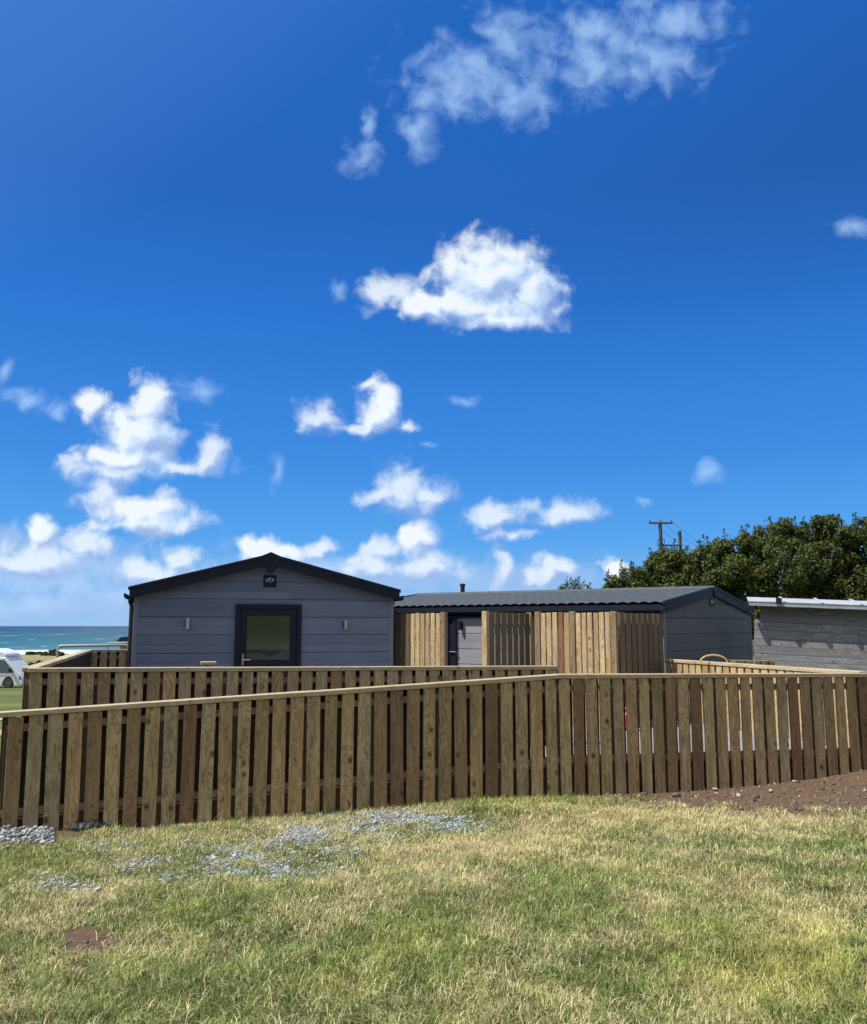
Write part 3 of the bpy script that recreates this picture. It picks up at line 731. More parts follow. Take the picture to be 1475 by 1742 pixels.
while xa < WS+.3:
    xb = xa+.62; m.box((xa, 0, .03), (min(xb, WS+.3)-.004, 1.25, .045+.003*(int(xa*10) % 2)), ro); m.box((xb-.03, -.004, .05), (xb+.02, 1.5, .062), ro) if xb < WS else None
    xa = xb
roofp = m.build('roof', M['sheet'], shed, .002)
MB().box((rx0+.01, .006, -.035), (WS+.29, .05, .0295), ro).build('fascia', M['sheet'], roofp)
MB().box((rx0+.012, .052, -.012), (WS+.28, 1.48, .029), ro).build('roof_deck', M['black'], roofp)
for pxx in (1300, 1352, 1404, 1456, 1508, 1560, 1612):
    x = loc_of(shed, pxx-28, 1030, -.17).x
    MB().prism([(.0, -.04), (.0, -.12), (.05, -.14), (.09, -.09), (.12, -.04)], x-.028, x+.028, 'x', Matrix.Translation((0, -.25, tz+.03))).build('bracket', M['black'], shed, .003)
bk = loc_of(shed, 1325, 1018, -.26)
MB().box((bk.x-.05, -.275, bk.z-.09), (bk.x+.05, -.25, bk.z+.01)).build('gutter_clip', M['black'], shed, .005)
st0 = loc_of(shed, 1305, 1028, -.03); st1 = loc_of(shed, 1346, 1030, -.03)
MB().box((st0.x, -.05, st0.z-.03), (st1.x, -.024, st0.z+.0)).build('batten', M['clad_trim'], shed, .003)

# ------------------------------------------------------------------ small things round the cabins
# hose loop over the right-hand rail
hp = at(1212, 1122, 13.1)
pts = [hp+Vector((math.cos(a)*.20+.02, .02*math.sin(a), math.sin(a)*.105-.04)) for a in np.linspace(math.pi*1.05, -math.pi*.25, 22)]
ho = MB().tube(pts, .014, 8).build('hose', M['hose'], None, 0, True); tag(ho, 'tan hose arched over the sunlit rail before the far cabin', 'hose')
# gas cylinders seen through the slots of the near fence
def gas(px, Y, label):
    p = at(px, 1065, Y); z = YZ
    r = thing('gas_cylinder', (p.x, p.y, z), label, 'gas cylinder')
    MB().lathe([(.08, 0), (.085, .01), (.085, .02), (.095, .03), (.10, .05), (.10, .20), (.09, .24), (.06, .265), (.03, .275)], 24).build('body', M['red'], r, 0, True)
    MB().lathe([(.066, .262), (.069, .266), (.069, .305), (.066, .31)], 20).build('guard', M['red'], r, 0, True)
    v = MB().lathe([(.02, .276), (.02, .30), (.03, .302), (.03, .315), (.012, .33)], 12).build('valve', M['brass'], r, 0, True)
    MB().tube([(.065*math.cos(a), .065*math.sin(a), .315) for a in np.linspace(.4, 5.9, 16)], .012, 6).build('collar', M['red'], r, 0, True)
gas(1064, 12.6, 'small red gas cylinder showing through a slot right of the bend in the near fence')
# flat board on a short post inside the deck
bp = at(355, 1128, 12.4)
ns = thing('deck_post', (bp.x, bp.y, yz(bp.x, bp.y)), 'short deck post with a flat pale cap poking above the middle fence', 'post')
stick('post', M['post'], ns, (bp.x, bp.y, yz(bp.x, bp.y)), (bp.x, bp.y, bp.z-.03), .10, .10, (0, -1, 0))
stick('post_cap', M['cap'], ns, (bp.x-.11, bp.y-.03, bp.z), (bp.x+.10, bp.y+.03, bp.z), .12, .045, (0, 0, 1), .008)
# galvanised hoop barrier
hb = at(98, 1118, 19.0)
b_ = thing('hoop_barrier', (hb.x, hb.y, yz(hb.x, hb.y)), 'galvanised tubular hoop barrier beyond the deck corner, in front of the sea', 'barrier')
pA = at(98, 1140, 19.0); pB = at(98, 1107, 19.0); pC = at(105, 1099, 19.0); pD = at(214, 1097, 19.4); pE = at(219, 1104, 19.4); pF = at(219, 1150, 19.4)
pth = [pA, pB, pB.lerp(pC, .35)+Vector((-.01, 0, .02)), pB.lerp(pC, .7)+Vector((-.01, 0, .02)), pC, pD, pD.lerp(pE, .4)+Vector((.02, 0, .015)), pE, pF]
Mi = RM[b_].inverted()
MB().tube([Mi @ p for p in pth], .030, 12).build('hoop', M['galv'], b_, 0, True)
pm = [at(183, 1094, 20.4), at(330, 1090, 20.4)]
MB().tube([Mi @ p for p in pm], .022, 8).build('upper_rail', M['galv'], b_, 0, True)
MB().tube([Mi @ at(183, 1160, 20.4), Mi @ at(183, 1093, 20.4)], .022, 8).build('leg', M['galv'], b_, 0, True)
# dark hut far behind
hu = at(204, 1092, 110)
hut = thing('hut', (hu.x, hu.y, -3.6), 'low dark hut on the shore showing left of the blue-grey cabin', 'hut')
hw = 5.0; ht = at(210, 1083.5, 110).z+3.6
MB().box((0, 0, 0), (hw, 4, ht-.55)).build('wall', M['shade_wood'], hut)
MB().prism([(-.3, ht-.55), (-.3, ht-.45), (.25, ht), (hw-.2, ht), (hw+.3, ht-.45), (hw+.3, ht-.55)], -.3, 4.3, 'y').build('roof', M['navy'], hut)

# campervan
VD = 52.0; vp = at(13, 1168, VD)
vz = yz(vp.x, vp.y)
sc_ = VD/F*.992
van = thing('campervan', (vp.x, vp.y, vz), 'white high-top campervan parked on the grass at the left edge', 'campervan')
zg = vp.z-vz
U = lambda px, py: ((px-24)*sc_, (1168-py)*sc_+max(0, zg)*0)
prof = [U(-108,1163), U(-108,1120), U(-104,1117), U(17,1117), U(22,1122), U(42,1144), U(47,1150), U(48.5,1158), U(47,1164), U(34,1164), U(33,1158), U(29,1151), U(24,1149), U(19,1151), U(15,1158), U(14,1164), U(-66,1164), U(-67,1158), U(-71,1151), U(-76,1149), U(-81,1151), U(-85,1158), U(-86,1164)]
MB().prism(prof, 0, 1.95, 'y').build('body', M['white'], van, .03)
tp = [U(-106,1116.5), U(-104,1106), U(-96,1103), U(-4,1103), U(10,1108), U(16.5,1112), U(17.5,1116.5)]
MB().prism(tp, .08, 1.87, 'y').build('high_top', M['white'], van, .04)
ws = [U(22,1122.5), U(41,1143.5), U(39,1144), U(19.5,1122)]
MB().prism(ws, .15, 1.8, 'y').build('windscreen', M['carglass'], van)
for pts_ in ([U(-2,1121), U(16,1121), U(33,1141), U(31,1143), U(-2,1143)], [U(-46,1121), U(-8,1121), U(-8,1141), U(-46,1141)], [U(-98,1121), U(-52,1121), U(-52,1141), U(-98,1141)]):
    MB().prism(pts_, -.012, .01, 'y').build('window', M['carglass'], van)
MB().box((U(-108,0)[0], -.008, U(0,1148)[1]), (U(30,0)[0], .004, U(0,1146.6)[1])).build('side_trim', M['galv'], van)
m = MB().box((U(25.5,0)[0], -.2, U(0,1141)[1]), (U(29,0)[0], -.03, U(0,1133.5)[1])); m.build('mirror', M['black'], van, .03)
MB().prism([U(42,1146), U(46,1150.5), U(46.5,1154), U(42,1153)], -.012, .3, 'y').build('headlight', M['carglass'], van)
for cxp in (24, -76):
    Mw = Matrix.Translation((U(cxp, 0)[0], .12, .31)) @ Matrix.Rotation(R(90), 4, 'X')
    wh = MB().lathe([(.18, -.1), (.29, -.1), (.315, -.06), (.315, .07), (.29, .11), (.18, .11)], 24, Mw).build('wheel', M['tyre'], van, 0, True)
    MB().lathe([(.05, .05), (.18, .09), (.19, .112), (.17, .114), (.14, .10), (.02, .115)], 20, Mw).build('rim', M['galv'], wh, 0, True)
    Mw2 = Matrix.Translation((U(cxp, 0)[0], 1.8, .31)) @ Matrix.Rotation(R(90), 4, 'X')
    MB().lathe([(.18, -.1), (.29, -.1), (.315, -.06), (.315, .07), (.29, .1), (.18, .1)], 24, Mw2).build('wheel', M['tyre'], van, 0, True)

# utility pole
UD = 70.0
up_ = at(1129, 1065, UD); uz = -.4
pole = thing('utility_pole', (up_.x, up_.y, uz), 'wooden twin utility pole with crossarm and wires rising above the dark trees', 'utility pole')
sp = UD/F*.992
ux = lambda px: (px-1129)*sp
uzv = lambda py: at(1129, py, UD).z-uz
MB().tube([(0, 0, 0), (0, 0, uzv(889))], [.17, .14], 12).build('pole', M['pole'], pole, 0, True)
MB().tube([(ux(1163), .1, 0), (ux(1163), .1, uzv(903))], [.16, .13], 12).build('pole', M['pole'], pole, 0, True)
MB().box((ux(1109), -.16, uzv(891.5)), (ux(1150), -.04, uzv(888.5))).build('crossarm', M['pole'], pole, .01)
MB().box((ux(1131), -.16, uzv(929.5)), (ux(1162), -.03, uzv(926.5))).build('crossarm', M['pole'], pole, .01)
for pxx, py in ((1111, 888), (1129, 887), (1148, 888)):
    MB().lathe([(.05, 0), (.07, .05), (.05, .1), (.03, .14)], 10, Matrix.Translation((ux(pxx), -.1, uzv(py)))).build('insulator', M['black'], pole, 0, True)
for pxx in (1137, 1147, 1156):
    MB().lathe([(.03, -.3), (.06, -.25), (.04, -.1), (.05, 0)], 10, Matrix.Translation((ux(pxx), -.1, uzv(930)))).build('insulator', M['black'], pole, 0, True)
m = MB(); m.tube([(ux(1127), -.2, uzv(917)), (ux(1123), -.3, uzv(920)), (ux(1122), -.3, uzv(926)), (ux(1125), -.25, uzv(931)), (ux(1128), -.2, uzv(933))], .04, 6)
m.tube([(ux(1131), -.2, uzv(917)), (ux(1134), -.3, uzv(919)), (ux(1133), -.3, uzv(925)), (ux(1130), -.2, uzv(928))], .04, 6)
m.build('cable', M['black'], pole, 0, True)
for k, (pxx, py) in enumerate(((1111, 888), (1129, 887), (1148, 888))):
    a = Vector((ux(pxx), -.1, uzv(py)+.1)); e = Vector((ux(1330+20*k), 9, uzv(930)))
    MB().tube([a.lerp(e, f)-Vector((0, 0, 1.1*4*f*(1-f))) for f in np.linspace(0, 1, 14)], .011, 5).build('wire', M['black'], pole, 0, True)

# ------------------------------------------------------------------ trees
def quads(cen, nrm, size, asp, spin=None):
    n = len(cen); t1 = np.cross(nrm, RNG.normal(size=(n, 3))); t1 /= np.linalg.norm(t1, axis=1, keepdims=True)+1e-9
    t2 = np.cross(nrm, t1); s = size[:, None]
    v = np.stack([cen-t1*s, cen+t2*s*asp*.75+t1*s*.1, cen+t1*s, cen-t2*s*asp*.75+t1*s*.1], 1)   # a leaf-shaped rhombus
    return v.reshape(-1, 3)
TC = 0
def tree(label, Y, cpx, top, halfw, lobes, nleaf, lean=.25, group='dark wind-swept trees behind the far cabin', name='hedgerow_tree', bottom=1100, tint=1.0, leaf=.14, shoots=14):
    base = at(cpx, 1065, Y); zg = -.35 if Y < 60 else yz(base.x, Y)-.05
    r = thing(name, (base.x, Y, zg), label, 'tree', group)
    s = Y/F
    cen, rad = [], []
    for (lx, ly, lr) in lobes:
        p = at(lx, ly, Y); cen.append((p.x-base.x, RNG.uniform(-.5, .5), p.z-zg)); rad.append(lr*s)
    H = max(c[2]+q for c, q in zip(cen, rad))
    # sub-lumps round every lobe
    sub, sr = [], []
    for c, q in zip(cen, rad):
        k = int(10+q*9)
        d = RNG.normal(size=(k, 3)); d /= np.linalg.norm(d, axis=1, keepdims=True)
        d *= (RNG.uniform(.3, 1.0, (k, 1))**.5)
        sub.append(np.array(c)+d*q*np.array([1, 1.1, .95])); sr.append(RNG.uniform(.20, .40, k)*q+.06)
    sub = np.concatenate(sub); sr = np.concatenate(sr)
    nleaf = int(nleaf*1.9); pr = sr**2/np.sum(sr**2); pick = RNG.choice(len(sub), nleaf, p=pr)
    d = RNG.normal(size=(nleaf, 3)); d /= np.linalg.norm(d, axis=1, keepdims=True)
    rr = sr[pick][:, None]*(RNG.uniform(.45, 1.12, (nleaf, 1)))
    P = sub[pick]+d*rr
    P[:, 2] = np.maximum(P[:, 2], .25)
    nr = d*.8+RNG.normal(size=(nleaf, 3))*.6+np.array([0, 0, .35]); nr /= np.linalg.norm(nr, axis=1, keepdims=True)
    size = RNG.uniform(.6, 1.25, nleaf)*leaf*.5
    c0 = np.array([.045,.070,.018])*tint; c1 = np.array([.125,.155,.040])*tint; c2_ = np.array([.15,.135,.05])*tint
    lumpt = RNG.random(len(sub)); f = np.clip(lumpt[pick]*.65+RNG.random(nleaf)*.5-.1, 0, 1)
    colr = mixc(np.broadcast_to(c0, (nleaf, 3)), np.broadcast_to(c1, (nleaf, 3)), f)
    br = (RNG.random(nleaf) < .09)*1.0; colr = mixc(colr, np.broadcast_to(c2_, (nleaf, 3)), br)
    # leafy shoots sticking out of the top
    for k in range(shoots):
        i = RNG.integers(len(cen)); q = rad[i]; an = RNG.uniform(-1.1, 1.1)
        st = np.array(cen[i])+np.array([math.sin(an)*q, RNG.uniform(-.3, .3)*q, math.cos(an)*q])
        ln = RNG.uniform(.25, .6)*(.5+q*.35); dr_ = np.array([math.sin(an)*.5+lean, RNG.uniform(-.3, .3), 1.0]); dr_ /= np.linalg.norm(dr_)
        m_ = int(26); tt = RNG.random(m_)[:, None]
        P = np.concatenate([P, st+dr_*ln*tt+RNG.normal(size=(m_, 3))*.05*(1.1-tt)])
        nn = RNG.normal(size=(m_, 3)); nr = np.concatenate([nr, nn/np.linalg.norm(nn, axis=1, keepdims=True)])
        size = np.concatenate([size, RNG.uniform(.5, 1, m_)*leaf*.45]); colr = np.concatenate([colr, mixc(np.broadcast_to(c0, (m_, 3)), np.broadcast_to(c1, (m_, 3)), RNG.random(m_))])
    v = quads(P, nr, size, RNG.uniform(.5, .8, (len(P), 1)))
    fl_ = np.arange(len(v)); 
    o = np_mesh('crown', v, fl_, np.full(len(v)//4, 4), M['leaf'], np.repeat(colr, 4, axis=0))
    link(o, r, RM[r])
    m = MB(); m.tube([(0, 0, -.1), (.04, 0, H*.25), (lean*.3, .05, H*.5)], [.13, .10, .06], 9)
    for i, (c, q) in enumerate(zip(cen, rad)):
        s0 = Vector((.03, 0, H*(.15+.3*(i/len(cen))))); e = Vector(c)+Vector((0, 0, q*.3))
        m.tube([s0, s0.lerp(e, .5)+Vector((RNG.uniform(-.1, .1), RNG.uniform(-.1, .1), -.08)), e], [.06, .04, .015], 6)
        for k in range(5):
            an = RNG.uniform(-1.2, 1.2); t_ = e+Vector((math.sin(an)*q*.9, RNG.uniform(-.4, .4)*q, math.cos(an)*q*.85)); m.tube([e, e.lerp(t_, .6)+Vector((.03, 0, .04)), t_], [.018, .012, .005], 5)
    m.build('trunk', M['bark'], r, 0, True)
    return r
tree('small sparse bush just showing over the ridge of the ribbed roof', 34, 975, 980, 18, [(974,993,6), (963,1001,9), (984,1000,8), (996,1004,7), (953,1006,6), (976,1025,26)], 750, leaf=.085, shoots=12, group=None)
tree('lowest tree at the left end of the dark hedge, by the ribbed roof', 32, 1062, 962, 40, [(1062,990,26), (1045,1004,20), (1085,992,26), (1055,1030,34), (1082,1050,34), (1096,1012,28)], 7000, shoots=10)
tree('tree directly below the twin utility pole', 33, 1135, 936, 45, [(1120,968,28), (1150,960,28), (1137,952,18), (1125,1000,36), (1158,1000,36), (1140,1045,44)], 9500)
tree('rounded tree just right of the utility pole', 32, 1200, 924, 45, [(1190,962,28), (1205,945,22), (1222,955,28), (1190,1000,36), (1226,1000,38), (1205,1045,46)], 9500)
tree('broad dark tree standing behind the small cabin gable', 31.5, 1262, 908, 50, [(1245,938,26), (1270,925,24), (1290,932,26), (1246,975,38), (1288,978,40), (1265,1020,48), (1262,1062,50)], 11500)
tree('tall bushy tree above the left end of the pale shed roof', 31, 1335, 890, 50, [(1315,912,24), (1340,905,20), (1360,912,24), (1316,950,38), (1356,952,40), (1330,1000,50), (1345,1050,52)], 12500)
tree('tallest pointed tree rising above the grey shed, left of a dip in the hedge top', 31.5, 1402, 878, 40, [(1392,898,18), (1410,895,17), (1383,922,26), (1408,918,24), (1385,965,40), (1420,985,42), (1398,1015,50), (1405,1060,52)], 12500, tint=.95)
tree('dark tree at the right edge of the picture', 30.5, 1470, 884, 50, [(1455,915,20), (1470,898,16), (1485,905,24), (1438,912,20), (1432,932,24), (1445,950,30), (1478,950,42), (1455,1000,48), (1500,1000,50), (1470,1055,55)], 13000, tint=.85)
tree('outermost tree of the hedge, mostly outside the right edge', 31, 1535, 890, 45, [(1530,915,40), (1550,950,45), (1530,1000,50), (1530,1050,50)], 6000, tint=.85)
# dune scrub
for k, (pxx, pyy, rr, Y, lab) in enumerate(((86,1112,10,140,'dark low scrub bush on the dune crest beside the hoop barrier'), (55,1114,8,146,'small scrub bush on the pale dune in front of the surf'), (44,1140,13,70,'green bush at the foot of the dune, right of the campervan'), (66,1132,9,78,'shrub on the dune slope left of the deck corner'))):
    tree(lab, Y, pxx, 0, 0, [(pxx,pyy,rr*.6), (pxx+rr,pyy+1,rr*.5), (pxx-rr,pyy+2,rr*.5), (pxx+2*rr, pyy+2, rr*.35)], 1600, group=None, name='scrub_bush', leaf=Y*.0042, shoots=0, tint=.9)

# ------------------------------------------------------------------ stones
def ico():
    bm = bmesh.new(); bmesh.ops.create_icosphere(bm, subdivisions=1, radius=1); v = np.array([w.co[:] for w in bm.verts]); f = np.array([[w.index for w in q.verts] for q in bm.faces]); bm.free(); return v, f
IV, IF = ico()
def stones(pos, size, col, flat=.6):
    n = len(pos); k = len(IV)
    sc = RNG.uniform(.6, 1.3, (n, 1, 3))*size[:, None, None]; sc[:, :, 2] *= flat
    jig = 1+RNG.uniform(-.28, .28, (n, k, 1)); v = IV[None]*jig*sc
    a = RNG.uniform(0, 6.28, n); ca, sa = np.cos(a)[:, None], np.sin(a)[:, None]
    tl = RNG.uniform(-.5, .5, n); ct, st_ = np.cos(tl)[:, None], np.sin(tl)[:, None]
    x, y, z = v[..., 0], v[..., 1], v[..., 2]; y, z = y*ct-z*st_, y*st_+z*ct; x, y = x*ca-y*sa, x*sa+y*ca
    V = np.stack([x, y, z], -1)+pos[:, None, :]
    Fc = (IF[None]+np.arange(n)[:, None, None]*k).reshape(-1)
    return V.reshape(-1, 3), Fc, np.repeat(col, k, axis=0)
def ground_hit(pxa, pya):           # where pixel rays meet the ground
    n = len(pxa); a = (pxa-CX)/F; b = -(pya-CY)/F; dx, dy, dz = a, CT-b*ST, ST+b*CT
    lo = np.full(n, 1.5); hi = np.full(n, 14.0)
    ts = np.linspace(1.5, 13, 240); hit = np.full(n, 13.0); done = np.zeros(n, bool)
    for tq in ts:
        below = (EYE+dz*tq) < ground_z(dx*tq, dy*tq); new = below & ~done; hit[new] = tq; done |= below
    x, y = dx*hit, dy*hit
    return np.stack([x, y, ground_z(x, y)], -1)
GP = [(90,1505,34,10,60), (190,1440,34,7,110), (215,1475,30,7,60), (250,1465,40,6,50), (300,1495,28,7,50), (420,1460,62,16,420), (455,1485,60,10,200), (500,1425,50,12,330), (520,1412,40,9,150), (620,1385,60,6,260), (740,1399,50,9,420), (785,1405,35,7,150), (700,1392,60,8,160), (615,1405,35,9,120), (580,1448,24,9,60), (350,1480,60,10,60), (640,1425,50,10,60), (380,1440,60,10,70), (280,1500,30,6,14), (150,1512,30,8,16), (560,1480,70,14,40)]
pp = []
for cx_, cy_, rx_, ry_, n_ in GP:
    pp.append(np.stack([RNG.normal(cx_, rx_*.72, n_*6), RNG.normal(cy_, ry_*.8, n_*6)], -1))
pp = np.concatenate(pp); keep = fbm(pp[:, 0]*.05, pp[:, 1]*.14, 3, 91) > .42; pp = pp[keep]
pos = ground_hit(pp[:, 0], pp[:, 1]); ok = pos[:, 1] < fence_y(pos[:, 0])-.03; pos = pos[ok]
sz = RNG.gamma(2.2, .0022, len(pos))+.0035; pos[:, 2] += sz*.15+RNG.uniform(-.002, .009, len(pos))
f = RNG.random(len(pos)); cl = mixc(np.broadcast_to(cA(.16,.20,.215), (len(pos), 3)), np.broadcast_to(cA(.42,.48,.50), (len(pos), 3)), f)
w1 = RNG.random(len(pos)) < .06; cl[w1] = cA(.46, .47, .46)
V_, F_, C_ = stones(pos, sz, cl, .55)
go = np_mesh('gravel', V_, F_, np.full(len(F_)//3, 3), M['pebble'], C_); link(go); tag(go, 'scattered blue-grey slate chippings lying in the grass', kind='stuff')
GRAVEL_XY = pos[:, :2].copy()
# heap of larger stones under the left end of the fence
n_ = 750; px_ = RNG.uniform(-30, 92, n_); py_ = 1426+RNG.normal(0, 8, n_)+np.clip((px_-60)*.05, -1, 3)
pos = ground_hit(px_, py_); ok = pos[:, 1] < fence_y(pos[:, 0])-.02; pos = pos[ok]; pos[:, 2] += RNG.uniform(.005, .045, len(pos))
sz = RNG.uniform(.009, .030, len(pos))*RNG.uniform(.6, 1, len(pos)); f = RNG.random(len(pos)); cl = mixc(np.broadcast_to(cA(.08,.085,.09), (len(pos), 3)), np.broadcast_to(cA(.46,.46,.45), (len(pos), 3)), f)
V_, F_, C_ = stones(pos, sz, cl, .75)
go = np_mesh('stones', V_, F_, np.full(len(F_)//3, 3), M['pebble'], C_); link(go); tag(go, 'heap of grey stones at the foot of the near fence', kind='stuff')
# clods and pale stones in the bare soil
n_ = 480; px_ = RNG.uniform(1000, 1500, n_); lowv = np.interp(px_, *DIRT_LOW); topv = np.interp(px_, [1000,1150,1290,1400,1475], [1357,1347,1337,1322,1308]); u_ = RNG.random(n_)
py_ = topv+(lowv-topv)*u_
pos = ground_hit(px_, py_); ok = pos[:, 1] < fence_y(pos[:, 0])-.03; pos = pos[ok]; sz = RNG.gamma(2.0, .006, len(pos))+.005; pos[:, 2] += sz*.15
f = (RNG.random(len(pos)) < .035); cl = np.where(f[:, None], cA(.42,.35,.29)*RNG.uniform(.7, 1.2, (len(pos), 1)), cA(.13,.092,.068)*RNG.uniform(.6, 1.3, (len(pos), 1)))
V_, F_, C_ = stones(pos, sz, cl, .6)
n_ = 140; px_ = RNG.normal(155, 50, n_); py_ = RNG.normal(1606, 24, n_); pos = ground_hit(px_, py_); sz = RNG.gamma(2.0, .0026, n_)+.002; pos[:, 2] += sz*.1
V2, F2, C2 = stones(pos, sz, cA(.10,.07,.05)*RNG.uniform(.5, 1.3, (n_, 1)), .6)
go = np_mesh('clods', np.concatenate([V_, V2]), np.concatenate([F_, F2+len(V_)]), np.full((len(F_)+len(F2))//3, 3), M['pebble'], np.concatenate([C_, C2])); link(go); tag(go, 'clods and small pale stones on the bare soil', kind='stuff')
# single larger stones
for (pxx, pyy, s_, lab, cc) in ((45,1506,.030,'flat brown stone left of the slate chippings near the left edge', (.26,.21,.16)), (145,1512,.034,'pale angular stone at the right of the lowest slate chippings', (.36,.355,.33)), (129,1514,.03,'small white stone among the lowest slate chippings', (.45,.44,.42)), (165,1518,.026,'small grey stone lying alone in the grass below the chippings', (.42,.43,.43)), (1217,1346,.038,'large pale stone on the bare soil against the fence foot', (.45,.37,.31)), (1312,1349,.04,'flat pinkish stone lying in the middle of the bare soil', (.42,.32,.26)), (1258,1357,.032,'rough tan stone low on the bare soil', (.40,.32,.26))):
    p_ = ground_hit(np.array([float(pxx)]), np.array([float(pyy)])); p_[:, 2] += s_*.25+.01
    V_, F_, C_ = stones(p_*0, np.array([s_]), np.array([cc]), .42)
    so_ = np_mesh('loose_stone', V_, F_, np.full(len(F_)//3, 3), M['pebble'], C_); link(so_, None, Matrix.Translation(p_[0])); tag(so_, lab, 'stone', 'loose stones on the ground')
# scrap of black membrane
pa = ground_hit(np.array([126., 160., 200.]), np.array([1414., 1413., 1406.]))
us = np.linspace(0, 1, 40); vs_ = np.linspace(0, 1, 10); UU, VV = np.meshgrid(us, vs_)
cl_x = np.interp(UU, [0, .5, 1], pa[:, 0]); cl_y = np.interp(UU, [0, .5, 1], pa[:, 1])+(VV-.5)*.16; zz_ = ground_z(cl_x, cl_y)+.02+np.sin(VV*math.pi)*.055*(.6+.8*fbm(UU*7, VV*3, 3, 8))+.025*(fbm(UU*16, VV*6, 2, 3)-.5)
ii = np.arange(UU.size).reshape(UU.shape); q = np.stack([ii[:-1,:-1], ii[:-1,1:], ii[1:,1:], ii[1:,:-1]], -1).reshape(-1)
mo = np_mesh('membrane_scrap', np.stack([cl_x, cl_y, zz_], -1).reshape(-1, 3), q, np.full(len(q)//4, 4), M['membrane']); mo.data.polygons.foreach_set('use_smooth', [True]*len(mo.data.polygons)); link(mo)
sm = mo.modifiers.new('thick', 'SOLIDIFY'); sm.thickness = .004
tag(mo, 'crumpled scrap of black membrane sticking out under the fence foot', 'membrane')

# ------------------------------------------------------------------ grass
def blades(n_try):
    y = 2.9+(10.6-2.9)*RNG.random(n_try)**1.0
    w = y*.53+1.25; x = RNG.uniform(-1, 1, n_try)*w
    ok = (y < fence_y(x)-.01); x, y = x[ok], y[ok]
    # thin with distance
    ok = RNG.random(len(x)) < np.clip(1.25-.085*(y-2.9), .45, 1)*np.where(np.abs(x) > y*.53+.3, .6, 1); x, y = x[ok], y[ok]
    z = ground_z(x, y); px, py = proj(x, y, z)
    d = dirt_mask(x, y, px, py)
    H = np.zeros(len(x))
    # chippings lie on worn ground: thin the grass over them
    hx, xe, ye = np.histogram2d(GRAVEL_XY[:, 0], GRAVEL_XY[:, 1], bins=[np.arange(-5, 5, .1), np.arange(3, 11, .1)])
    ix = np.clip(((x+5)/.1).astype(int), 0, hx.shape[0]-1); iy = np.clip(((y-3)/.1).astype(int), 0, hx.shape[1]-1); gd = hx[ix, iy]
    ok = (RNG.random(len(x)) > d*.985) & (RNG.random(len(x)) > np.clip(gd*.017, 0, .5)); x, y, z, px, py, gd = (q[ok] for q in (x, y, z, px, py, gd))
    n = len(x)
    st = straw_field(x, y, px, py); ye_ = yellow_field(x, y, px, py)
    dry = RNG.random(n) < np.clip(st*.85+.14, 0, .95)
    tall = fbm(x*2.2, y*2.2, 3, 81)*.6+vnoise(x*13, y*13, 83)*.4
    tuft = vnoise(x*10, y*10, 85)*.6+vnoise(x*27, y*27, 86)*.4
    edge = np.exp(-np.clip(fence_y(x)-y, 0, 9)/.18)*((px > 430) & (px < 1000))
    L = RNG.gamma(5, .0066, n)*(.5+1.05*tall)*(1-.35*gd.clip(0, 1))+.010+edge*RNG.random(n)*.06
    stray = RNG.random(n) < .02
    dry = dry | stray; L = np.where(dry, L*1.15, L); L = np.where(stray, RNG.uniform(.05, .12, n), L)
    wid = RNG.uniform(.0010, .0027, n)*(1+.09*(y-3)); wid = np.where(dry, wid*.8, wid)
    lean = np.where(dry, np.clip(RNG.normal(1.12, .32, n), .15, 1.5), np.clip(RNG.normal(.72, .35, n), .05, 1.45))
    lean = np.where(stray, RNG.normal(1.22, .2, n).clip(.6, 1.5), lean)
    az = RNG.uniform(0, 6.283, n)+.0; az = az+.7*np.sin(x*3+1.3*y)
    dx, dy = np.cos(az), np.sin(az); sx, sy = -dy, dx
    P0 = np.stack([x, y, z-.004], -1)
    s1, c1 = np.sin(lean*.6), np.cos(lean*.6); s2, c2q = np.sin(np.minimum(lean*1.3, 1.62)), np.cos(np.minimum(lean*1.3, 1.62))
    m1 = P0+np.stack([dx*s1, dy*s1, c1], -1)*(L*.5)[:, None]; m2 = m1+np.stack([dx*s2, dy*s2, c2q], -1)*(L*.5)[:, None]
    S = np.stack([sx, sy, 0*sx], -1)*wid[:, None]
    v = np.stack([P0-S, P0+S, m1+S*.8, m1-S*.8, m2], 1).reshape(-1, 3)
    k = np.arange(n)[:, None]*5
    fq = np.concatenate([k+0, k+1, k+2, k+3, k+3, k+2, k+4], 1).reshape(-1)
    tot = np.tile([4, 3], n)
    gcol = mixc(np.broadcast_to(cA(.135,.195,.050), (n, 3)), np.broadcast_to(cA(.33,.38,.13), (n, 3)), np.clip(fbm(x*1.3, y*1.3, 3, 88)*1.3-.35+RNG.normal(0, .22, n), 0, 1))
    gcol = mixc(gcol, np.broadcast_to(cA(.40,.40,.11), (n, 3)), np.clip(ye_*.75+RNG.normal(0, .1, n), 0, 1))
    dcol = mixc(np.broadcast_to(cA(.34,.27,.115), (n, 3)), np.broadcast_to(cA(.82,.735,.42), (n, 3)), np.clip(RNG.normal(.5, .3, n), 0, 1))
    dcol = mixc(dcol, np.broadcast_to(cA(.66,.60,.22), (n, 3)), np.clip(ye_*.7, 0, 1))
    sh = (.45+1.1*tuft)[:, None]; gcol = gcol*sh; dcol = dcol*(.6+.8*tuft)[:, None]
    c = np.where(dry[:, None], dcol, gcol)
    return v, fq, tot, np.repeat(c, 5, axis=0), n
v, fq, tot, cc, NB = blades(1000000)
go = np_mesh('grass', v, fq, tot, M['grass'], cc); link(go); tag(go, 'short mown grass, part green and part dried to straw', kind='stuff')
print('blades', NB)

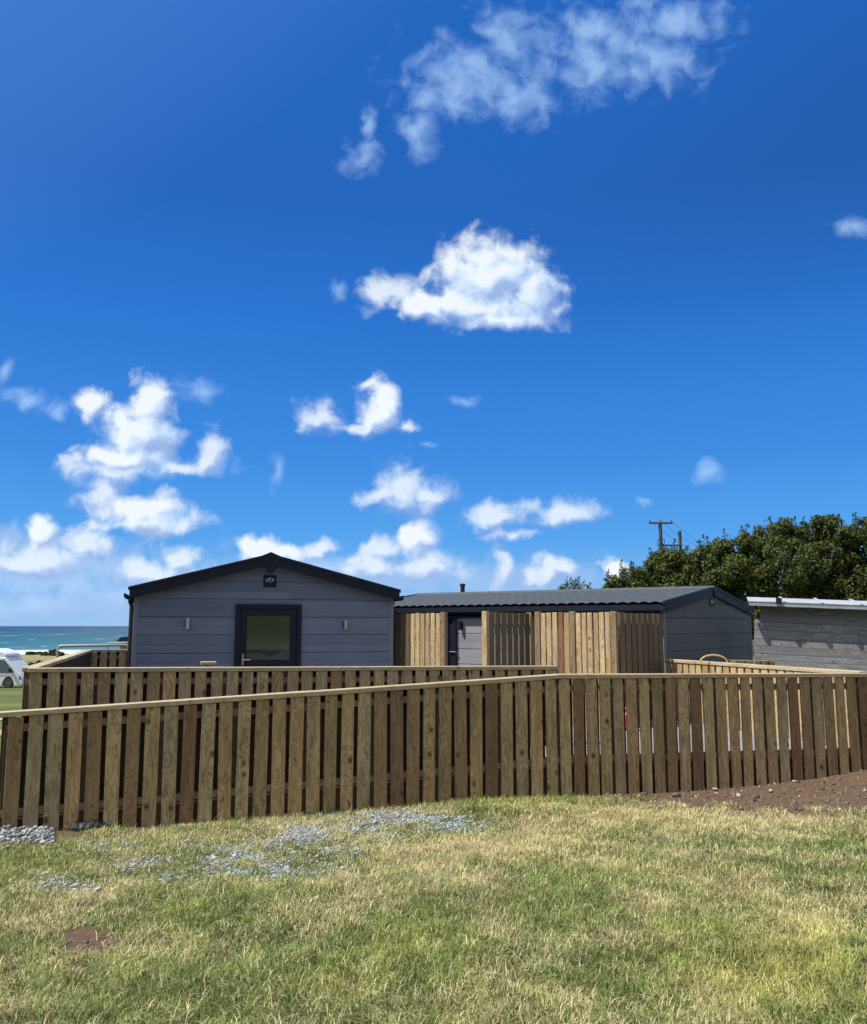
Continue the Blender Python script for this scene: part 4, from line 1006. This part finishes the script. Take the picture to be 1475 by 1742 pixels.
# ------------------------------------------------------------------ sun, sky and clouds
SH = Vector((-.965, -.262, 0)).normalized(); EL = R(57)
SUN = Vector((SH.x*math.cos(EL), SH.y*math.cos(EL), math.sin(EL)))
sl = bpy.data.lights.new('sun', 'SUN'); sl.energy = 5.0; sl.angle = R(.53); sl.color = (1, .955, .88)
so_ = bpy.data.objects.new('sun', sl); C.objects.link(so_); so_.rotation_euler = SUN.to_track_quat('Z', 'Y').to_euler(); so_.location = (-20, -5, 30)
W = bpy.data.worlds.new('World'); bpy.context.scene.world = W; W.use_nodes = True
t = NT(W.node_tree); bg = W.node_tree.nodes['Background']
sky = t.n('ShaderNodeTexSky', sky_type='NISHITA', sun_disc=False, sun_elevation=EL, sun_rotation=math.atan2(SUN.x, SUN.y), altitude=0, air_density=1.0, dust_density=.25, ozone_density=3.0)
G = t.n('ShaderNodeNewGeometry').outputs['Incoming']
D = t.vmath('MULTIPLY', G, (-1, -1, -1))
sep = t.n('ShaderNodeSeparateXYZ', {0: D})
# clear maritime air: the sky model pulled towards the deep blue of the day, paler at the horizon, deepest away from the sun
elv = t.math('MULTIPLY', t.math('ARCSINE', sep.outputs[2]), 180/math.pi/40.0)
clear = t.ramp(elv, [(0, (2.3,4.5,7.3)), (.06, (1.25,3.7,7.3)), (.14, (.50,2.85,7.1)), (.27, (.22,2.0,6.3)), (.5, (.07,1.35,5.3)), (.68, (.05,1.0,4.2)), (1, (.06,1.05,4.4))])
sd = t.vmath('DOT_PRODUCT', D, tuple(SUN))
clear = t.mix(t.n('ShaderNodeMapRange', {0: sd, 1: .40, 2: .95}).outputs[0], clear, (1.0,2.6,7.0))
away = t.n('ShaderNodeMapRange', {0: sd, 1: -.02, 2: .24, 3: .66, 4: 1.0}).outputs[0]
away = t.math('ADD', 1.0, t.math('MULTIPLY', t.math('SUBTRACT', away, 1.0), t.n('ShaderNodeMapRange', {0: elv, 1: .35, 2: .80}, interpolation_type='SMOOTHSTEP').outputs[0]))      # deepest blue a right angle away from the sun
clear = t.vmath('MULTIPLY', clear, t.n('ShaderNodeCombineXYZ', {0: away, 1: away, 2: away}).outputs[0])
skyc = t.mix(.90, sky.outputs[0], clear)
yc = t.math('MAXIMUM', sep.outputs[1], .02)
Q = t.n('ShaderNodeCombineXYZ', {0: t.math('DIVIDE', sep.outputs[0], yc), 1: t.math('DIVIDE', sep.outputs[2], yc), 2: 0.0}).outputs[0]
def qd(px, py):
    d = ray(px, py); return d.x/d.y, d.z/d.y
SOLID = [(830,465,88,58),(885,495,66,62),(790,520,78,36),(720,518,60,20),(850,545,105,18),
 (155,690,28,30),(250,690,38,44),(238,735,60,48),(215,775,75,22),(245,875,78,34),(250,890,95,16),(75,905,30,26),(440,935,34,22),(478,945,28,18),
 (708,915,34,32),(1045,964,30,20),(650,686,30,38)]
MID = [(662,497,48,30),(640,700,42,34),(545,710,38,26),(612,724,66,10),(690,722,24,12),(190,800,70,24),(175,835,50,32),(357,770,32,32),(310,795,50,14),
 (150,930,48,28),(60,955,95,30),(305,950,30,26),(255,975,66,22),(690,838,48,44),(640,845,46,13),(735,845,32,26),
 (835,878,52,22),(865,906,55,11),(955,870,56,22),(650,938,32,26),(715,965,75,26),(640,968,50,22),(856,964,18,30),(942,967,24,24),(968,972,18,18),(932,985,50,14),(540,935,40,18)]
WISP = [(800,130,105,62),(860,60,60,50),(715,225,30,38),(765,170,70,34),(880,165,70,42),(1020,55,85,50),(1005,115,85,45),(1120,100,75,55),(1150,35,85,45),(612,268,30,24),(625,205,14,34),(578,497,14,16),
 (50,672,40,16),(88,692,26,18),(3,628,12,24),(340,666,42,20),(790,682,26,9),(1207,806,22,18),(470,800,12,28),(1455,390,26,20),(540,935,45,22),(560,970,50,20),(270,790,130,22),(1095,855,14,8),(720,755,16,6),(30,992,80,26),(125,990,80,24),(205,1010,80,18),(55,1028,90,14),(150,960,60,20),(350,980,60,22)]
HAZE = [(90,975,250,42),(330,995,160,30),(700,985,200,36),(560,1000,150,30),(900,985,120,26),(200,1030,320,26),(60,925,120,30)]
grp = bpy.data.node_groups.new('cloud_distance', 'ShaderNodeTree')
grp.interface.new_socket('P', in_out='INPUT', socket_type='NodeSocketVector')
for nm in ('solid', 'mid', 'wisp', 'haze'): grp.interface.new_socket(nm, in_out='OUTPUT', socket_type='NodeSocketFloat')
gt = NT(grp); gi = gt.n('NodeGroupInput'); goo = gt.n('NodeGroupOutput')
KR = 1.0
def chain(lobes, k):
    cur = None
    for (cx_, cy_, rx_, ry_) in lobes:
        x, y = qd(cx_, cy_); sx = abs(qd(cx_+rx_, cy_)[0]-x); sy = abs(qd(cx_, cy_-ry_)[1]-y)
        d = gt.vmath('LENGTH', gt.vmath('MULTIPLY_ADD', gi.outputs[0], (1/(sx*KR), 1/(sy*KR), 0), (-x/(sx*KR), -y/(sy*KR), 0)))
        cur = d if cur is None else gt.math('SMOOTH_MIN', cur, d, k)
    return cur
for nm, l, k, KR in (('solid', SOLID, .40, 1.10), ('mid', MID, .40, 1.14), ('wisp', WISP, .35, 1.15), ('haze', HAZE, .5, 1.15)): grp.links.new(chain(l, k), goo.inputs[nm])
wrp = t.n('ShaderNodeTexNoise', {'Vector': Q, 'Scale': 17.0, 'Detail': 6.0, 'Roughness': .55}, noise_dimensions='2D').outputs['Color']
QW = t.vmath('MULTIPLY_ADD', t.vmath('SUBTRACT', wrp, (.5, .5, .5)), (.040, .034, 0), Q)
g1 = t.n('ShaderNodeGroup'); g1.node_tree = grp; t.t.links.new(QW, g1.inputs[0])
def cnoise(v, det):
    n_ = t.n('ShaderNodeTexNoise', {'Vector': v, 'Scale': 34.0, 'Detail': det, 'Roughness': .52, 'Distortion': .25}, noise_dimensions='2D').outputs[0]
    return n_
fb = cnoise(Q, 8.0); fc = cnoise(Q, 2.5)
LO = (-.012, .018, 0)                         # towards the sun
Q2 = t.vmath('ADD', QW, LO)
g2 = t.n('ShaderNodeGroup'); g2.node_tree = grp; t.t.links.new(Q2, g2.inputs[0])
fb2 = cnoise(t.vmath('ADD', Q, tuple(.6*c for c in LO)), 2.5)
def dens(g_, f_, which, amp, bias):
    return t.math('ADD', t.math('SUBTRACT', bias, g_.outputs[which]), t.math('MULTIPLY', t.math('SUBTRACT', f_, .5), amp))
def ramp_a(d, lo, hi, k):
    return t.math('MULTIPLY', t.n('ShaderNodeMapRange', {0: d, 1: lo, 2: hi}, interpolation_type='SMOOTHSTEP').outputs[0], k)
dw = dens(g1, fb, 'wisp', 1.9, .98); dh = dens(g1, fb, 'haze', 2.1, 1.05)
aS = ramp_a(dens(g1, fb, 'solid', 1.15, 1.08), -.16, .58, .95)
aM = ramp_a(dens(g1, fb, 'mid', 1.45, 1.04), -.22, .85, .86)
aW = ramp_a(dw, -.28, 1.25, .60); aH = ramp_a(dh, -.4, .75, .85)
def litf(w):
    return t.n('ShaderNodeMapRange', {0: t.math('SUBTRACT', dens(g1, fc, w, 1.2, 1.0), dens(g2, fb2, w, 1.2, 1.0)), 1: -.42, 2: .42}).outputs[0]
lit = litf('solid'); litm = litf('mid')
SKYK = 1.0
colS = t.ramp(lit, [(0, (3.0,4.1,6.6)), (.40, (4.4,5.7,7.9)), (.72, (6.2,7.3,8.4)), (1, (7.5,8.0,8.4))])
colM = t.ramp(litm, [(0, (2.6,3.7,6.4)), (.45, (3.8,5.0,7.6)), (.8, (5.6,6.7,8.2)), (1, (6.8,7.6,8.3))])
c_ = t.mix(aH, skyc, (2.9,4.5,7.2)); c_ = t.mix(aW, c_, (3.9,5.8,8.6)); c_ = t.mix(aM, c_, colM); c_ = t.mix(aS, c_, colS)
up = t.math('GREATER_THAN', sep.outputs[1], .03)
# broken cloud added overhead and behind the photographer to lift and warm the fill
fwd = t.n('ShaderNodeMapRange', {0: sep.outputs[1], 1: .62, 2: .40}).outputs[0]
dv = t.n('ShaderNodeTexNoise', {'Vector': D, 'Scale': 2.6, 'Detail': 5.0, 'Roughness': .6}).outputs[0]
oth = t.math('MULTIPLY', fwd, t.n('ShaderNodeMapRange', {0: dv, 1: .47, 2: .58}, interpolation_type='SMOOTHSTEP').outputs[0])
fin = t.mix(up, skyc, c_)
fin = t.mix(oth, fin, (7.8,7.4,7.0))
t.t.links.new(fin, bg.inputs['Color']); bg.inputs['Strength'].default_value = .1
W.cycles.sampling_method = 'MANUAL'; W.cycles.sample_map_resolution = 512
S = bpy.context.scene
S.view_settings.view_transform = 'Standard'; S.view_settings.look = 'None'; S.view_settings.gamma = 1; S.view_settings.exposure = .30
S.cycles.max_bounces = 6; S.cycles.diffuse_bounces = 3; S.cycles.glossy_bounces = 3; S.cycles.transmission_bounces = 3
S.cycles.use_denoising = True
